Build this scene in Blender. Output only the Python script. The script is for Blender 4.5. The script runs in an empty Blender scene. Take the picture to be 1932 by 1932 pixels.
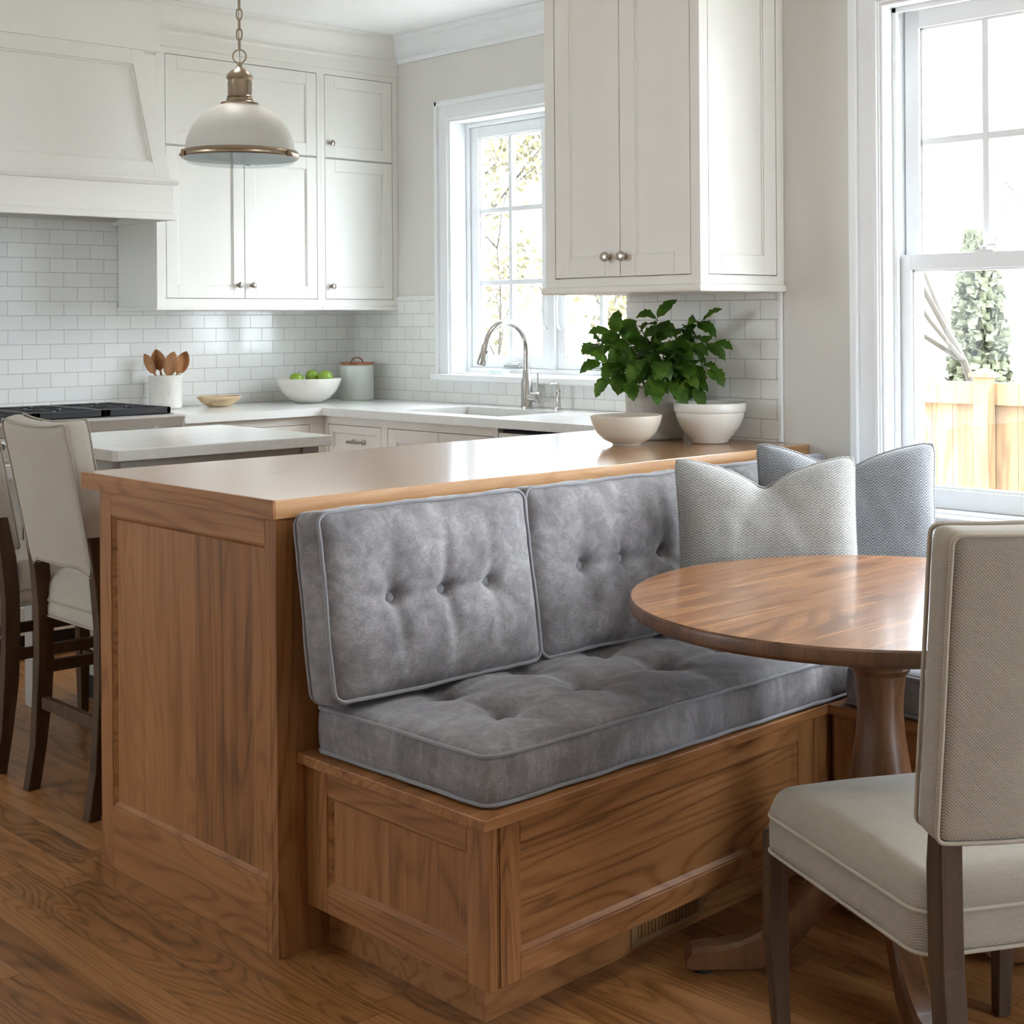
import bpy, bmesh, math, random
from mathutils import Vector, Matrix, noise as mn
random.seed(7)
PI = math.pi
COL = bpy.context.scene.collection
sc = bpy.context.scene

# ------------------------------------------------------------------ helpers
def link(o):
    COL.objects.link(o); return o

def tag(o, label=None, cat=None, group=None, kind=None):
    if label: o['label'] = label
    if cat: o['category'] = cat
    if group: o['group'] = group
    if kind: o['kind'] = kind
    return o

def thing(name, label, cat, loc=(0, 0, 0), group=None, kind=None):
    o = bpy.data.objects.new(name, None); o.empty_display_size = .1
    link(o); o.location = loc
    return tag(o, label, cat, group, kind)

def root_loc(o):
    while o.parent: o = o.parent
    return o.location.copy()

def build(name, bm, mat, parent=None, bevel=0, smooth=False, label=None, local=False, segs=2):
    if parent is not None and not local:
        L = root_loc(parent)
        if L.length > 0: bmesh.ops.translate(bm, verts=bm.verts, vec=-L)
    bmesh.ops.recalc_face_normals(bm, faces=bm.faces)
    me = bpy.data.meshes.new(name); bm.to_mesh(me); bm.free()
    mats = mat if isinstance(mat, (list, tuple)) else [mat]
    for m in mats: me.materials.append(m)
    o = bpy.data.objects.new(name, me); link(o)
    if parent is not None: o.parent = parent
    if smooth:
        for p in me.polygons: p.use_smooth = True
        if smooth != 'all': me.set_sharp_from_angle(angle=math.radians(smooth if smooth > 1 else 40))
    if bevel:
        m = o.modifiers.new('bevel', 'BEVEL'); m.width = bevel; m.segments = segs; m.limit_method = 'ANGLE'; m.angle_limit = math.radians(50)
        m.harden_normals = False
    if label: o['label'] = label
    return o

def B(): return bmesh.new()

def hexa(bm, c):
    v = [bm.verts.new(p) for p in c]
    for f in ((0, 3, 2, 1), (4, 5, 6, 7), (0, 1, 5, 4), (1, 2, 6, 5), (2, 3, 7, 6), (3, 0, 4, 7)):
        bm.faces.new([v[i] for i in f])
    return v

def box(bm, x0, x1, y0, y1, z0, z1):
    return hexa(bm, [(x0, y0, z0), (x1, y0, z0), (x1, y1, z0), (x0, y1, z0), (x0, y0, z1), (x1, y0, z1), (x1, y1, z1), (x0, y1, z1)])

class Fr:
    """frame: u horizontal, v up, w out of the face"""
    def __init__(s, o, u, w, v=(0, 0, 1)):
        s.o = Vector(o); s.u = Vector(u).normalized(); s.v = Vector(v).normalized(); s.w = Vector(w).normalized()
    def p(s, a, b, c): return s.o + s.u * a + s.v * b + s.w * c

def ub(bm, F, u0, u1, v0, v1, w0, w1):
    hexa(bm, [F.p(*q) for q in ((u0, v0, w0), (u1, v0, w0), (u1, v1, w0), (u0, v1, w0), (u0, v0, w1), (u1, v0, w1), (u1, v1, w1), (u0, v1, w1))])

def tube(bm, pts, r, n=8, closed=False, cap=True):
    pts = [Vector(p) for p in pts]; N = len(pts)
    rs = r if isinstance(r, (list, tuple)) else [r] * N
    rings = []; prev = None
    for i in range(N):
        if closed: t = pts[(i + 1) % N] - pts[i - 1]
        else: t = pts[min(i + 1, N - 1)] - pts[max(i - 1, 0)]
        t.normalize()
        if prev is None:
            a = Vector((0, 0, 1)) if abs(t.z) < .9 else Vector((1, 0, 0))
            nrm = (a - t * a.dot(t)).normalized()
        else: nrm = (prev - t * prev.dot(t)).normalized()
        prev = nrm; bn = t.cross(nrm)
        rings.append([bm.verts.new(pts[i] + (nrm * math.cos(2 * PI * k / n) + bn * math.sin(2 * PI * k / n)) * rs[i]) for k in range(n)])
    M = N if closed else N - 1
    for i in range(M):
        a, b = rings[i], rings[(i + 1) % N]
        off = 0
        if closed and i == N - 1:
            off = min(range(n), key=lambda k: (a[0].co - b[k].co).length)
        for k in range(n):
            bm.faces.new((a[k], a[(k + 1) % n], b[(k + 1 + off) % n], b[(k + off) % n]))
    if cap and not closed:
        bm.faces.new(rings[0]); bm.faces.new(rings[-1])

def lathe(bm, prof, c=(0, 0, 0), n=40, axis=None, wob=None):
    c = Vector(c)
    if axis is None: X, Y, Z = Vector((1, 0, 0)), Vector((0, 1, 0)), Vector((0, 0, 1))
    else:
        Z = Vector(axis).normalized(); a = Vector((0, 0, 1)) if abs(Z.z) < .9 else Vector((1, 0, 0))
        X = a.cross(Z).normalized(); Y = Z.cross(X)
    rings = []
    for r, z in prof:
        if r < 1e-6: rings.append([bm.verts.new(c + Z * z)])
        else:
            rings.append([bm.verts.new(c + (X * math.cos(2 * PI * k / n) + Y * math.sin(2 * PI * k / n)) * (r * (wob(2 * PI * k / n, z) if wob else 1)) + Z * z) for k in range(n)])
    for a, b in zip(rings, rings[1:]):
        for k in range(n):
            q = [a[k % len(a)], a[(k + 1) % n] if len(a) > 1 else a[0], b[(k + 1) % n] if len(b) > 1 else b[0], b[k % len(b)]]
            q2 = []
            for v in q:
                if v not in q2: q2.append(v)
            if len(q2) > 2:
                try: bm.faces.new(q2)
                except ValueError: pass
    if len(rings[0]) > 2: bm.faces.new(rings[0][::-1])
    if len(rings[-1]) > 2: bm.faces.new(rings[-1])

def sweep(bm, secs):
    """secs: list of (centre, (hx,hy)) horizontal rectangles, bottom to top"""
    rings = []
    for (c, (hx, hy)) in secs:
        c = Vector(c)
        rings.append([bm.verts.new(c + Vector((sx * hx, sy * hy, 0))) for sx, sy in ((-1, -1), (1, -1), (1, 1), (-1, 1))])
    for a, b in zip(rings, rings[1:]):
        for k in range(4): bm.faces.new((a[k], a[(k + 1) % 4], b[(k + 1) % 4], b[k]))
    bm.faces.new(rings[0][::-1]); bm.faces.new(rings[-1])

def rbox(bm, h, R, step, fn=None, rb=None, M=None):
    """soft box centred at 0, half sizes h, corner radii R=(rx,ry,rz top), rb bottom z radius; fn(p, top) displaces"""
    hx, hy, hz = h; rx, ry, rz = R; rb = rz if rb is None else rb
    def lin(a):
        n = max(2, int(round(2 * a / step))); return [-a + 2 * a * i / n for i in range(n + 1)]
    X, Y, Z = lin(hx), lin(hy), lin(hz)
    cache = {}
    def vert(p):
        key = (round(p[0], 5), round(p[1], 5), round(p[2], 5))
        if key in cache: return cache[key]
        q = [0, 0, 0]; r3 = [rx, ry, rz if p[2] > 0 else rb]; hh = (hx, hy, hz); d = []
        for i in range(3):
            r = max(1e-6, r3[i]); lim = hh[i] - r
            q[i] = max(-lim, min(lim, p[i])); d.append((p[i] - q[i]) / r)
        L = math.sqrt(sum(a * a for a in d))
        m = max(abs(a) for a in d)
        if L > 1e-9:
            d = [a / L * m for a in d] if True else d
        P = Vector([q[i] + d[i] * r3[i] for i in range(3)])
        if fn: P = fn(P, Vector(p))
        if M is not None: P = M @ P
        v = bm.verts.new(P); cache[key] = v; return v
    def face(A, Bq, f):
        g = [[vert(f(a, b)) for b in Bq] for a in A]
        for i in range(len(A) - 1):
            for j in range(len(Bq) - 1):
                try: bm.faces.new((g[i][j], g[i + 1][j], g[i + 1][j + 1], g[i][j + 1]))
                except ValueError: pass
    face(X, Y, lambda a, b: (a, b, hz)); face(X, Y, lambda a, b: (a, b, -hz))
    face(X, Z, lambda a, b: (a, hy, b)); face(X, Z, lambda a, b: (a, -hy, b))
    face(Y, Z, lambda a, b: (hx, a, b)); face(Y, Z, lambda a, b: (-hx, a, b))

def rrect(hx, hy, r, n=6, step=None):
    """rounded rectangle path"""
    P = []
    for cx, cy, a0 in ((hx - r, hy - r, 0), (-hx + r, hy - r, PI / 2), (-hx + r, -hy + r, PI), (hx - r, -hy + r, 1.5 * PI)):
        for k in range(n + 1):
            a = a0 + PI / 2 * k / n; P.append((cx + r * math.cos(a), cy + r * math.sin(a)))
    if step:
        Q = []
        for i in range(len(P)):
            a, b = P[i], P[(i + 1) % len(P)]; L = math.hypot(b[0] - a[0], b[1] - a[1]); m = max(1, int(L / step))
            for k in range(m): Q.append((a[0] + (b[0] - a[0]) * k / m, a[1] + (b[1] - a[1]) * k / m))
        P = Q
    return P

# ------------------------------------------------------------------ materials
def s2l(c):
    return tuple((x / 12.92 if x <= .04045 else ((x + .055) / 1.055) ** 2.4) for x in [v / 255 for v in c]) + (1,)

class NT:
    def __init__(s, name):
        s.m = bpy.data.materials.new(name); s.m.use_nodes = True; s.t = s.m.node_tree; s.n = s.t.nodes
        s.b = s.n['Principled BSDF']; s.out = s.n['Material Output']
    def N(s, typ, **kw):
        n = s.n.new('ShaderNode' + typ)
        for k, v in kw.items():
            if k.startswith('_'): n.inputs[k[1:].replace('_', ' ')].default_value = v
            else: setattr(n, k, v)
        return n
    def L(s, a, b): s.t.links.new(a, b)
    def set(s, **kw):
        for k, v in kw.items(): s.b.inputs[k.replace('_', ' ')].default_value = v
    def coord(s): return s.N('TexCoord').outputs['Object']
    def mapping(s, vec, scale=(1, 1, 1), loc=(0, 0, 0), rot=(0, 0, 0)):
        m = s.N('Mapping'); m.inputs['Scale'].default_value = scale; m.inputs['Location'].default_value = loc; m.inputs['Rotation'].default_value = rot
        s.L(vec, m.inputs['Vector']); return m.outputs[0]
    def noise(s, vec, scale, detail=3, rough=.5, dist=0):
        n = s.N('TexNoise'); n.inputs['Scale'].default_value = scale; n.inputs['Detail'].default_value = detail; n.inputs['Roughness'].default_value = rough; n.inputs['Distortion'].default_value = dist
        s.L(vec, n.inputs['Vector']); return n.outputs['Fac']
    def math(s, op, a, b=None, c=None, clamp=False):
        n = s.N('Math'); n.operation = op; n.use_clamp = clamp
        for i, x in enumerate((a, b, c)):
            if x is None: continue
            if isinstance(x, (int, float)): n.inputs[i].default_value = x
            else: s.L(x, n.inputs[i])
        return n.outputs[0]
    def ramp(s, fac, stops):
        n = s.N('ValToRGB'); cr = n.color_ramp
        while len(cr.elements) > 1: cr.elements.remove(cr.elements[-1])
        cr.elements[0].position = stops[0][0]; cr.elements[0].color = stops[0][1]
        for p, c in stops[1:]:
            e = cr.elements.new(p); e.color = c
        s.L(fac, n.inputs[0]); return n.outputs[0]
    def mix(s, fac, a, b, blend='MIX'):
        n = s.N('Mix'); n.data_type = 'RGBA'; n.blend_type = blend
        for sock, x in ((n.inputs[0], fac), (n.inputs[6], a), (n.inputs[7], b)):
            if isinstance(x, (int, float, tuple)): sock.default_value = x
            else: s.L(x, sock)
        return n.outputs[2]
    def bump(s, h, strength=.3, dist=.001):
        n = s.N('Bump'); n.inputs['Strength'].default_value = strength; n.inputs['Distance'].default_value = dist
        s.L(h, n.inputs['Height']); s.L(n.outputs[0], s.b.inputs['Normal']); return n

def plain(name, rgb, rough=.5, metal=0, **kw):
    t = NT(name); t.set(Base_Color=s2l(rgb), Roughness=rough, Metallic=metal, **kw)
    v = t.coord(); n = t.noise(v, 35, 3)
    c = t.mix(n, s2l([max(0, x * .97) for x in rgb]), s2l([min(255, x * 1.02) for x in rgb])); t.L(c, t.b.inputs['Base Color'])
    return t.m

def paint(name, rgb, rough=.42):
    t = NT(name); t.set(Roughness=rough)
    v = t.coord(); n = t.noise(v, 3, 2); n2 = t.noise(t.mapping(v, (60, 60, 6)), 4, 2)
    c = t.mix(n, s2l([x * .985 for x in rgb]), s2l([min(255, x * 1.01) for x in rgb])); t.L(c, t.b.inputs['Base Color'])
    t.bump(n2, .04, .001)
    return t.m

def wood(name, axis, dark, mid, light, rough=.38, board=None, fine=1.0, rings=3.0, ringamt=.35, tint=.12, across=None, coat=0, off=(0, 0, 0), streak=.35, ringscale=1.0, lw=2.6):
    """axis: grain axis letter. board=(axis letter across, width[, length])"""
    t = NT(name); t.set(Roughness=rough, Coat_Weight=coat, Coat_Roughness=.12, Specular_IOR_Level=.5 if rough < .4 else .35)
    v = t.coord()
    if any(off): v = t.mapping(v, loc=off)
    ax = 'xyz'.index(axis)
    sx = t.N('SeparateXYZ'); t.L(v, sx.inputs[0])
    seam = None; rnd = None
    if board:
        bi = 'xyz'.index(board[0]); w = board[1]
        q = t.math('DIVIDE', sx.outputs[bi], w); fl = t.math('FLOOR', q); fr = t.math('FRACT', q)
        if len(board) > 2:
            wn0 = t.N('TexWhiteNoise'); wn0.noise_dimensions = '1D'; t.L(fl, wn0.inputs['W'])
            al = t.math('ADD', t.math('DIVIDE', sx.outputs[ax], board[2]), t.math('MULTIPLY', wn0.outputs[0], 7.3))
            fl2 = t.math('FLOOR', al); fr2 = t.math('FRACT', al)
            idv = t.math('ADD', t.math('MULTIPLY', fl, 13.37), t.math('MULTIPLY', fl2, 5.71))
            e2 = t.math('LESS_THAN', fr2, .0016 / board[2])
        else: idv = t.math('MULTIPLY', fl, 13.37); e2 = None
        wn = t.N('TexWhiteNoise'); wn.noise_dimensions = '1D'; t.L(idv, wn.inputs['W']); rnd = wn.outputs[0]
        seam = t.math('LESS_THAN', fr, .0011 / w)
        if e2: seam = t.math('MAXIMUM', seam, e2)
        vo = t.N('VectorMath'); vo.operation = 'ADD'; t.L(v, vo.inputs[0])
        cb = t.N('CombineXYZ'); sh = t.math('MULTIPLY', rnd, 37.0)
        for i in range(3): t.L(sh, cb.inputs[i])
        t.L(cb.outputs[0], vo.inputs[1]); v = vo.outputs[0]
    def sc3(a, l): r = [a, a, a]; r[ax] = l; return tuple(r)
    g1 = t.noise(t.mapping(v, sc3(170 * fine, lw)), 1.0, 4, .65)
    g2 = t.noise(t.mapping(v, sc3(32, 1.1)), 1.0, 4, .6, .3)
    g3 = t.noise(t.mapping(v, sc3(5.5 * ringscale, .8 * ringscale)), 1.0, 2, .45, .5)
    rg = t.math('SINE', t.math('MULTIPLY', g3, rings * 2 * PI * 2.2))
    rg = t.math('MULTIPLY_ADD', rg, .5, .5); rg = t.math('SUBTRACT', 1.0, t.math('POWER', rg, 3.0))
    pores = t.noise(t.mapping(v, sc3(420 * fine, 9)), 1.0, 2, .7)
    f = t.math('MULTIPLY', g1, streak)
    f = t.math('ADD', f, t.math('MULTIPLY', g2, .65 - streak * .5))
    f = t.math('ADD', f, t.math('MULTIPLY', rg, ringamt))
    f = t.math('ADD', f, t.math('MULTIPLY', t.math('SUBTRACT', pores, .5), .22))
    if rnd is not None:
        f = t.math('ADD', f, t.math('MULTIPLY', t.math('SUBTRACT', rnd, .5), tint * 2))
    f = t.math('SUBTRACT', f, ringamt * .68)
    c = t.ramp(f, [(.12, s2l(dark)), (.36, s2l(mid)), (.60, s2l(light))])
    if seam is not None: c = t.mix(t.math('MULTIPLY', seam, .75), c, s2l([x * .35 for x in dark]))
    t.L(c, t.b.inputs['Base Color'])
    r = t.math('MULTIPLY_ADD', g1, .12, rough - .06); t.L(r, t.b.inputs['Roughness'])
    h = t.math('ADD', t.math('MULTIPLY', pores, .5), t.math('MULTIPLY', g1, .6))
    if seam is not None: h = t.math('SUBTRACT', h, t.math('MULTIPLY', seam, 1.5))
    t.bump(h, .16, .0007)
    return t.m

CW = dict(dark=(90, 55, 28), mid=(137, 90, 51), light=(158, 111, 69), rings=7)
WC = {a: wood('oak_joinery_' + a, a, rough=.42, ringamt=.16, tint=.05, **CW) for a in 'xyz'}
WPANEL = wood('oak_boarded_panel', 'z', rough=.42, ringamt=.12, tint=.13, board=('y', .117), off=(0, .035, 0), **CW)
WPANELX = wood('oak_long_panel', 'x', rough=.42, ringamt=.22, tint=.05, **CW)
WTOP = wood('oak_counter_top', 'x', (134, 94, 58), (172, 128, 86), (192, 150, 108), rough=.25, rings=7, ringamt=.10, tint=.07, board=('y', .14), coat=.6)
WTABLE = wood('walnut_brown_table_top', 'x', (96, 58, 32), (140, 92, 54), (172, 123, 80), rough=.25, rings=5, ringamt=.22, tint=.06, streak=.32, board=('y', .16), coat=.35)
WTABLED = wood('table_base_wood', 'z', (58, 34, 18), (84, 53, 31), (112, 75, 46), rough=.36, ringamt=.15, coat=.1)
WLEG = wood('dark_stained_leg_wood', 'z', (40, 26, 13), (62, 42, 23), (84, 61, 37), rough=.66, ringamt=.1, streak=.3)
WFLOOR = wood('oak_strip_floor', 'y', (76, 46, 22), (132, 88, 48), (160, 114, 70), rough=.34, board=('x', .083, 1.15), ringamt=.17, rings=11, tint=.09, coat=.1, ringscale=1.0)
WSPOON = wood('spoon_wood', 'z', (120, 74, 42), (160, 106, 64), (190, 140, 96), rough=.5)
WBOWL = wood('pale_bowl_wood', 'x', (188, 160, 124), (208, 182, 146), (222, 200, 168), rough=.55)
WLID = wood('lid_wood', 'x', (128, 76, 50), (158, 98, 66), (180, 120, 84), rough=.45)

CABW = paint('cabinet_white_paint', (230, 228, 222))
CABB = paint('base_cabinet_warm_white_paint', (232, 226, 218))
TRIMW = paint('white_trim_paint', (236, 238, 240), .35)
WALLP = paint('warm_grey_wall_paint', (218, 216, 211), .7)
CEILP = paint('white_ceiling_paint', (246, 246, 245), .8)
ISLP = paint('greige_island_paint', (150, 146, 138), .45)

def tile_mat(name, hor, rowh, wid, z0, off=0.0):
    t = NT(name); v = t.coord(); s = t.N('SeparateXYZ'); t.L(v, s.inputs[0])
    c = t.N('CombineXYZ'); t.L(t.math('ADD', s.outputs['xyz'.index(hor)], off), c.inputs[0]); t.L(t.math('SUBTRACT', s.outputs[2], z0), c.inputs[1])
    b = t.N('TexBrick'); b.offset = .5; b.inputs['Scale'].default_value = 1; b.inputs['Brick Width'].default_value = wid; b.inputs['Row Height'].default_value = rowh
    b.inputs['Mortar Size'].default_value = .0013; b.inputs['Mortar Smooth'].default_value = .25; b.inputs['Bias'].default_value = 0
    b.inputs['Color1'].default_value = s2l((236, 236, 233)); b.inputs['Color2'].default_value = s2l((229, 230, 228)); b.inputs['Mortar'].default_value = s2l((178, 176, 171))
    t.L(c.outputs[0], b.inputs['Vector']); t.L(b.outputs['Color'], t.b.inputs['Base Color'])
    t.L(t.math('MULTIPLY_ADD', b.outputs['Fac'], .6, .12), t.b.inputs['Roughness'])
    n = t.noise(v, 9, 2); h = t.math('ADD', t.math('MULTIPLY', b.outputs['Fac'], -1.0), t.math('MULTIPLY', n, .8))
    t.bump(h, .5, .0014)
    return t.m
TILE_H = tile_mat('white_subway_tile_hood_wall', 'x', .0625, .125, .9)
TILE_K = tile_mat('white_subway_tile_window_wall', 'y', .0625, .125, .9)
TILE_N = tile_mat('white_subway_tile_nook_wall', 'y', .0588, .1176, .9455, .03)

def quartz():
    t = NT('white_quartz'); v = t.coord()
    n = t.noise(t.mapping(v, (1, 1.6, 1)), 2.2, 6, .6, 1.6)
    vein = t.math('SUBTRACT', 1, t.math('MULTIPLY', t.math('ABSOLUTE', t.math('SUBTRACT', n, .5)), 26), clamp=True)
    n2 = t.noise(v, 160, 2)
    c = t.mix(t.math('MULTIPLY', vein, .14), s2l((224, 224, 221)), s2l((168, 168, 168)))
    c = t.mix(t.math('MULTIPLY', n2, .12), c, s2l((200, 198, 194)))
    t.L(c, t.b.inputs['Base Color']); t.set(Roughness=.16)
    return t.m
QUARTZ = quartz()

def linen(name, a, b, wscale=150, bumpd=.0006):
    t = NT(name); v = t.coord()
    w = t.N('TexWave'); w.wave_type = 'BANDS'; w.bands_direction = 'DIAGONAL'; w.inputs['Scale'].default_value = wscale; w.inputs['Distortion'].default_value = 1.2; w.inputs['Detail'].default_value = 1.5; w.inputs['Detail Scale'].default_value = 2
    t.L(v, w.inputs['Vector'])
    n = t.noise(v, 420, 2, .7); n2 = t.noise(v, 9, 3); n3 = t.noise(t.mapping(v, (30, 30, 260)), 1, 2)
    f = t.math('ADD', t.math('MULTIPLY', w.outputs['Fac'], .45), t.math('MULTIPLY', n, .45)); f = t.math('ADD', f, t.math('MULTIPLY', n3, .2))
    c = t.mix(f, s2l(a), s2l(b)); c = t.mix(t.math('MULTIPLY', n2, .25), c, s2l([x * .9 for x in a]))
    t.L(c, t.b.inputs['Base Color']); t.set(Roughness=.9, Sheen_Weight=.25, Sheen_Roughness=.5)
    t.bump(t.math('ADD', w.outputs['Fac'], t.math('MULTIPLY', n, .8)), .5, bumpd)
    return t.m
LINEN = linen('natural_linen_weave', (100, 91, 78), (172, 162, 147))
LINENS = linen('stool_linen_weave', (136, 127, 114), (192, 184, 170), 260, .0003)
PIPE = plain('linen_piping', (156, 147, 133), .9)

def velvet():
    t = NT('grey_velvet'); v = t.coord()
    n = t.noise(v, 9, 4, .62, .6); n2 = t.noise(t.mapping(v, (26, 26, 9)), 1, 4, .65, 1.0); n3 = t.noise(v, 260, 2)
    f = t.math('ADD', t.math('MULTIPLY', n, .65), t.math('MULTIPLY', n2, .5)); f = t.math('ADD', f, t.math('MULTIPLY', t.math('SUBTRACT', n3, .5), .3))
    c = t.ramp(f, [(.36, s2l((86, 83, 84))), (.58, s2l((116, 112, 114))), (.8, s2l((150, 147, 149)))])
    t.L(c, t.b.inputs['Base Color']); t.set(Roughness=.75, Sheen_Weight=.5, Sheen_Roughness=.35, Sheen_Tint=s2l((225, 225, 232)))
    t.bump(t.math('ADD', n3, t.math('MULTIPLY', n2, .8)), .35, .0012)
    return t.m
VELVET = velvet()
VPIPE = plain('grey_velvet_piping', (118, 117, 122), .7, Sheen_Weight=.5)

def knit(name, a, b, sc_, zig):
    t = NT(name); v = t.coord(); s = t.N('SeparateXYZ'); t.L(v, s.inputs[0])
    tri = t.math('PINGPONG', s.outputs[0], zig)
    k = t.math('ADD', t.math('MULTIPLY', tri, 1.0), s.outputs[2])
    w = t.math('SINE', t.math('MULTIPLY', k, sc_)); w = t.math('MULTIPLY_ADD', w, .5, .5)
    w2 = t.math('SINE', t.math('MULTIPLY', t.math('SUBTRACT', tri, s.outputs[2]), sc_ * .8)); w2 = t.math('MULTIPLY_ADD', w2, .5, .5)
    n = t.noise(v, 300, 2, .7)
    f = t.math('ADD', t.math('MULTIPLY', w, .6), t.math('MULTIPLY', w2, .3)); f = t.math('ADD', f, t.math('MULTIPLY', t.math('SUBTRACT', n, .45), .8))
    c = t.mix(f, s2l(a), s2l(b)); t.L(c, t.b.inputs['Base Color']); t.set(Roughness=.92, Sheen_Weight=.3)
    t.bump(f, .6, .001)
    return t.m
KNIT1 = knit('fine_grey_weave', (84, 83, 80), (206, 206, 203), 1050, .006)
KNIT2 = knit('herringbone_grey_weave', (58, 60, 65), (172, 174, 178), 900, .014)

STEEL = plain('brushed_stainless_steel', (206, 203, 197), .42, .55)
CHROME = plain('brushed_nickel', (200, 198, 194), .2, 1)
BRASS = plain('aged_nickel_brass', (158, 142, 122), .3, 1)
KNOBM = plain('satin_nickel_knob', (176, 168, 158), .22, 1)
IRON = plain('black_cast_iron', (32, 33, 38), .45)
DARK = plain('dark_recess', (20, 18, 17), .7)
VENTM = plain('bronze_vent_metal', (158, 124, 88), .45, .4)
CERAM = plain('white_stoneware', (222, 219, 212), .25)
CERAMB = plain('cream_stoneware_bowl', (214, 205, 190), .35)
SPECK = None
def speckle():
    t = NT('speckled_grey_pot'); v = t.coord(); n = t.noise(v, 14, 4, .6); n2 = t.noise(t.mapping(v, (20, 20, 160)), 1, 3)
    c = t.ramp(t.math('ADD', t.math('MULTIPLY', n, .6), t.math('MULTIPLY', n2, .4)), [(.3, s2l((182, 179, 174))), (.7, s2l((216, 214, 209)))])
    t.L(c, t.b.inputs['Base Color']); t.set(Roughness=.6); t.bump(n2, .3, .001); return t.m
POTM = speckle()
CANM = plain('pale_mint_canister_glaze', (204, 210, 204), .3)
APPLE = plain('green_apple_skin', (136, 168, 62), .3)
SOIL = plain('potting_soil', (50, 38, 28), .9)
STEMM = plain('green_stem', (92, 96, 48), .6)
MINT = plain('mint_cloth', (206, 222, 218), .8)
LEATH = plain('tan_leather', (150, 96, 66), .6)
FENCEM = wood('cedar_fence', 'z', (112, 88, 64), (126, 101, 75), (138, 114, 88), rough=.8, board=('y', .14), tint=.2)
BARK = plain('pale_bark', (62, 56, 49), .9)
SIDING = plain('pale_house_siding', (226, 226, 222), .7)
BOUNCE_GROUND = plain('pale_bounce_ground', (222, 221, 214), .95)
EVERG = plain('evergreen_leaves', (86, 88, 68), .8)
SHRUB = plain('pale_spring_leaves', (98, 91, 64), .8)

def leafm():
    t = NT('glossy_green_leaf'); v = t.coord(); n = t.noise(v, 18, 3)
    c = t.ramp(n, [(.3, s2l((52, 84, 24))), (.55, s2l((78, 116, 36))), (.75, s2l((122, 152, 56)))])
    t.L(c, t.b.inputs['Base Color']); t.set(Roughness=.38)
    tr = t.N('BsdfTranslucent'); t.L(t.mix(1.0, c, s2l((190, 220, 110)), 'MULTIPLY'), tr.inputs[0])
    mx = t.N('MixShader'); mx.inputs[0].default_value = .45
    t.L(t.b.outputs[0], mx.inputs[1]); t.L(tr.outputs[0], mx.inputs[2]); t.L(mx.outputs[0], t.out.inputs[0])
    return t.m
LEAF = leafm()

def glassm(name, fac=.06, tint=(1, 1, 1, 1)):
    t = NT(name); t.n.remove(t.b)
    a = t.N('BsdfTransparent'); a.inputs[0].default_value = tint
    g = t.N('BsdfGlossy'); g.inputs['Roughness'].default_value = .02
    m = t.N('MixShader')
    lw = t.N('LayerWeight'); lw.inputs[0].default_value = .25
    t.L(t.math('MULTIPLY_ADD', lw.outputs['Fresnel'], .10, fac * .08), m.inputs[0])
    t.L(a.outputs[0], m.inputs[1]); t.L(g.outputs[0], m.inputs[2]); t.L(m.outputs[0], t.out.inputs[0])
    return t.m
GLASS = glassm('window_glass')
LENS = glassm('clear_lamp_lens', .1, (.93, .95, .96, 1))
def opal():
    t = NT('opal_glass_shade'); t.set(Base_Color=s2l((222, 220, 213)), Roughness=.5)
    tr = t.N('BsdfTranslucent'); tr.inputs[0].default_value = s2l((226, 226, 222))
    mx = t.N('MixShader'); mx.inputs[0].default_value = .3
    t.L(t.b.outputs[0], mx.inputs[1]); t.L(tr.outputs[0], mx.inputs[2]); t.L(mx.outputs[0], t.out.inputs[0]); return t.m
OPAL = opal()

# ------------------------------------------------------------------ key dimensions
XW, XK, YH, YC = 3.433, 4.434, 6.1745, 5.809     # nook wall, kitchen window wall, hood wall, upper cabinet fronts
YR = 3.284                                       # return wall
CEIL = 2.69; XL, YB = -2.2, -2.4                 # left wall, wall behind camera

# ------------------------------------------------------------------ room shell
def struct(name, bm, m, parent=None, **kw):
    o = build(name, bm, m, parent, **kw)
    if parent is None: o['kind'] = 'structure'
    return o
bm = B(); box(bm, XL - .15, XK + .2, YB - .15, YH + .2, -.1, 0); struct('floor', bm, WFLOOR)
bm = B(); box(bm, XL - .15, XK + .2, YB - .15, YH + .2, CEIL, CEIL + .1); struct('ceiling', bm, CEILP)
bm = B(); box(bm, XL - .15, XK + .2, YH, YH + .2, 0, CEIL); struct('wall_hood_side', bm, WALLP)
FILL_DOOR = (2.2, 3.3, .12, 2.2)       # unseen glazed door, added behind the camera to light surfaces facing it
bm = B(); box(bm, XL - .15, FILL_DOOR[0], YB - .2, YB, 0, CEIL); box(bm, FILL_DOOR[1], XK + .2, YB - .2, YB, 0, CEIL); box(bm, FILL_DOOR[0], FILL_DOOR[1], YB - .2, YB, 0, FILL_DOOR[2]); box(bm, FILL_DOOR[0], FILL_DOOR[1], YB - .2, YB, FILL_DOOR[3], CEIL); struct('wall_behind', bm, WALLP)
d1 = bpy.data.objects.new('fill_door_1', None); link(d1); d1.location = (2.75, YB, 0); d1['kind'] = 'structure'
bm = B()
for q in ((FILL_DOOR[0] - .09, FILL_DOOR[0], 0, FILL_DOOR[3] + .09), (FILL_DOOR[1], FILL_DOOR[1] + .09, 0, FILL_DOOR[3] + .09), (FILL_DOOR[0], FILL_DOOR[1], FILL_DOOR[3], FILL_DOOR[3] + .09)): box(bm, q[0], q[1], YB + .0005, YB + .02, q[2], q[3])
build('casing', bm, TRIMW, d1, bevel=.003)
bm = B()
for k in range(3):
    x = (FILL_DOOR[0] + .04, (FILL_DOOR[0] + FILL_DOOR[1]) / 2, FILL_DOOR[1] - .04)[k]; box(bm, x - .04, x + .04, YB - .12, YB - .07, FILL_DOOR[2], FILL_DOOR[3])
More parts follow.
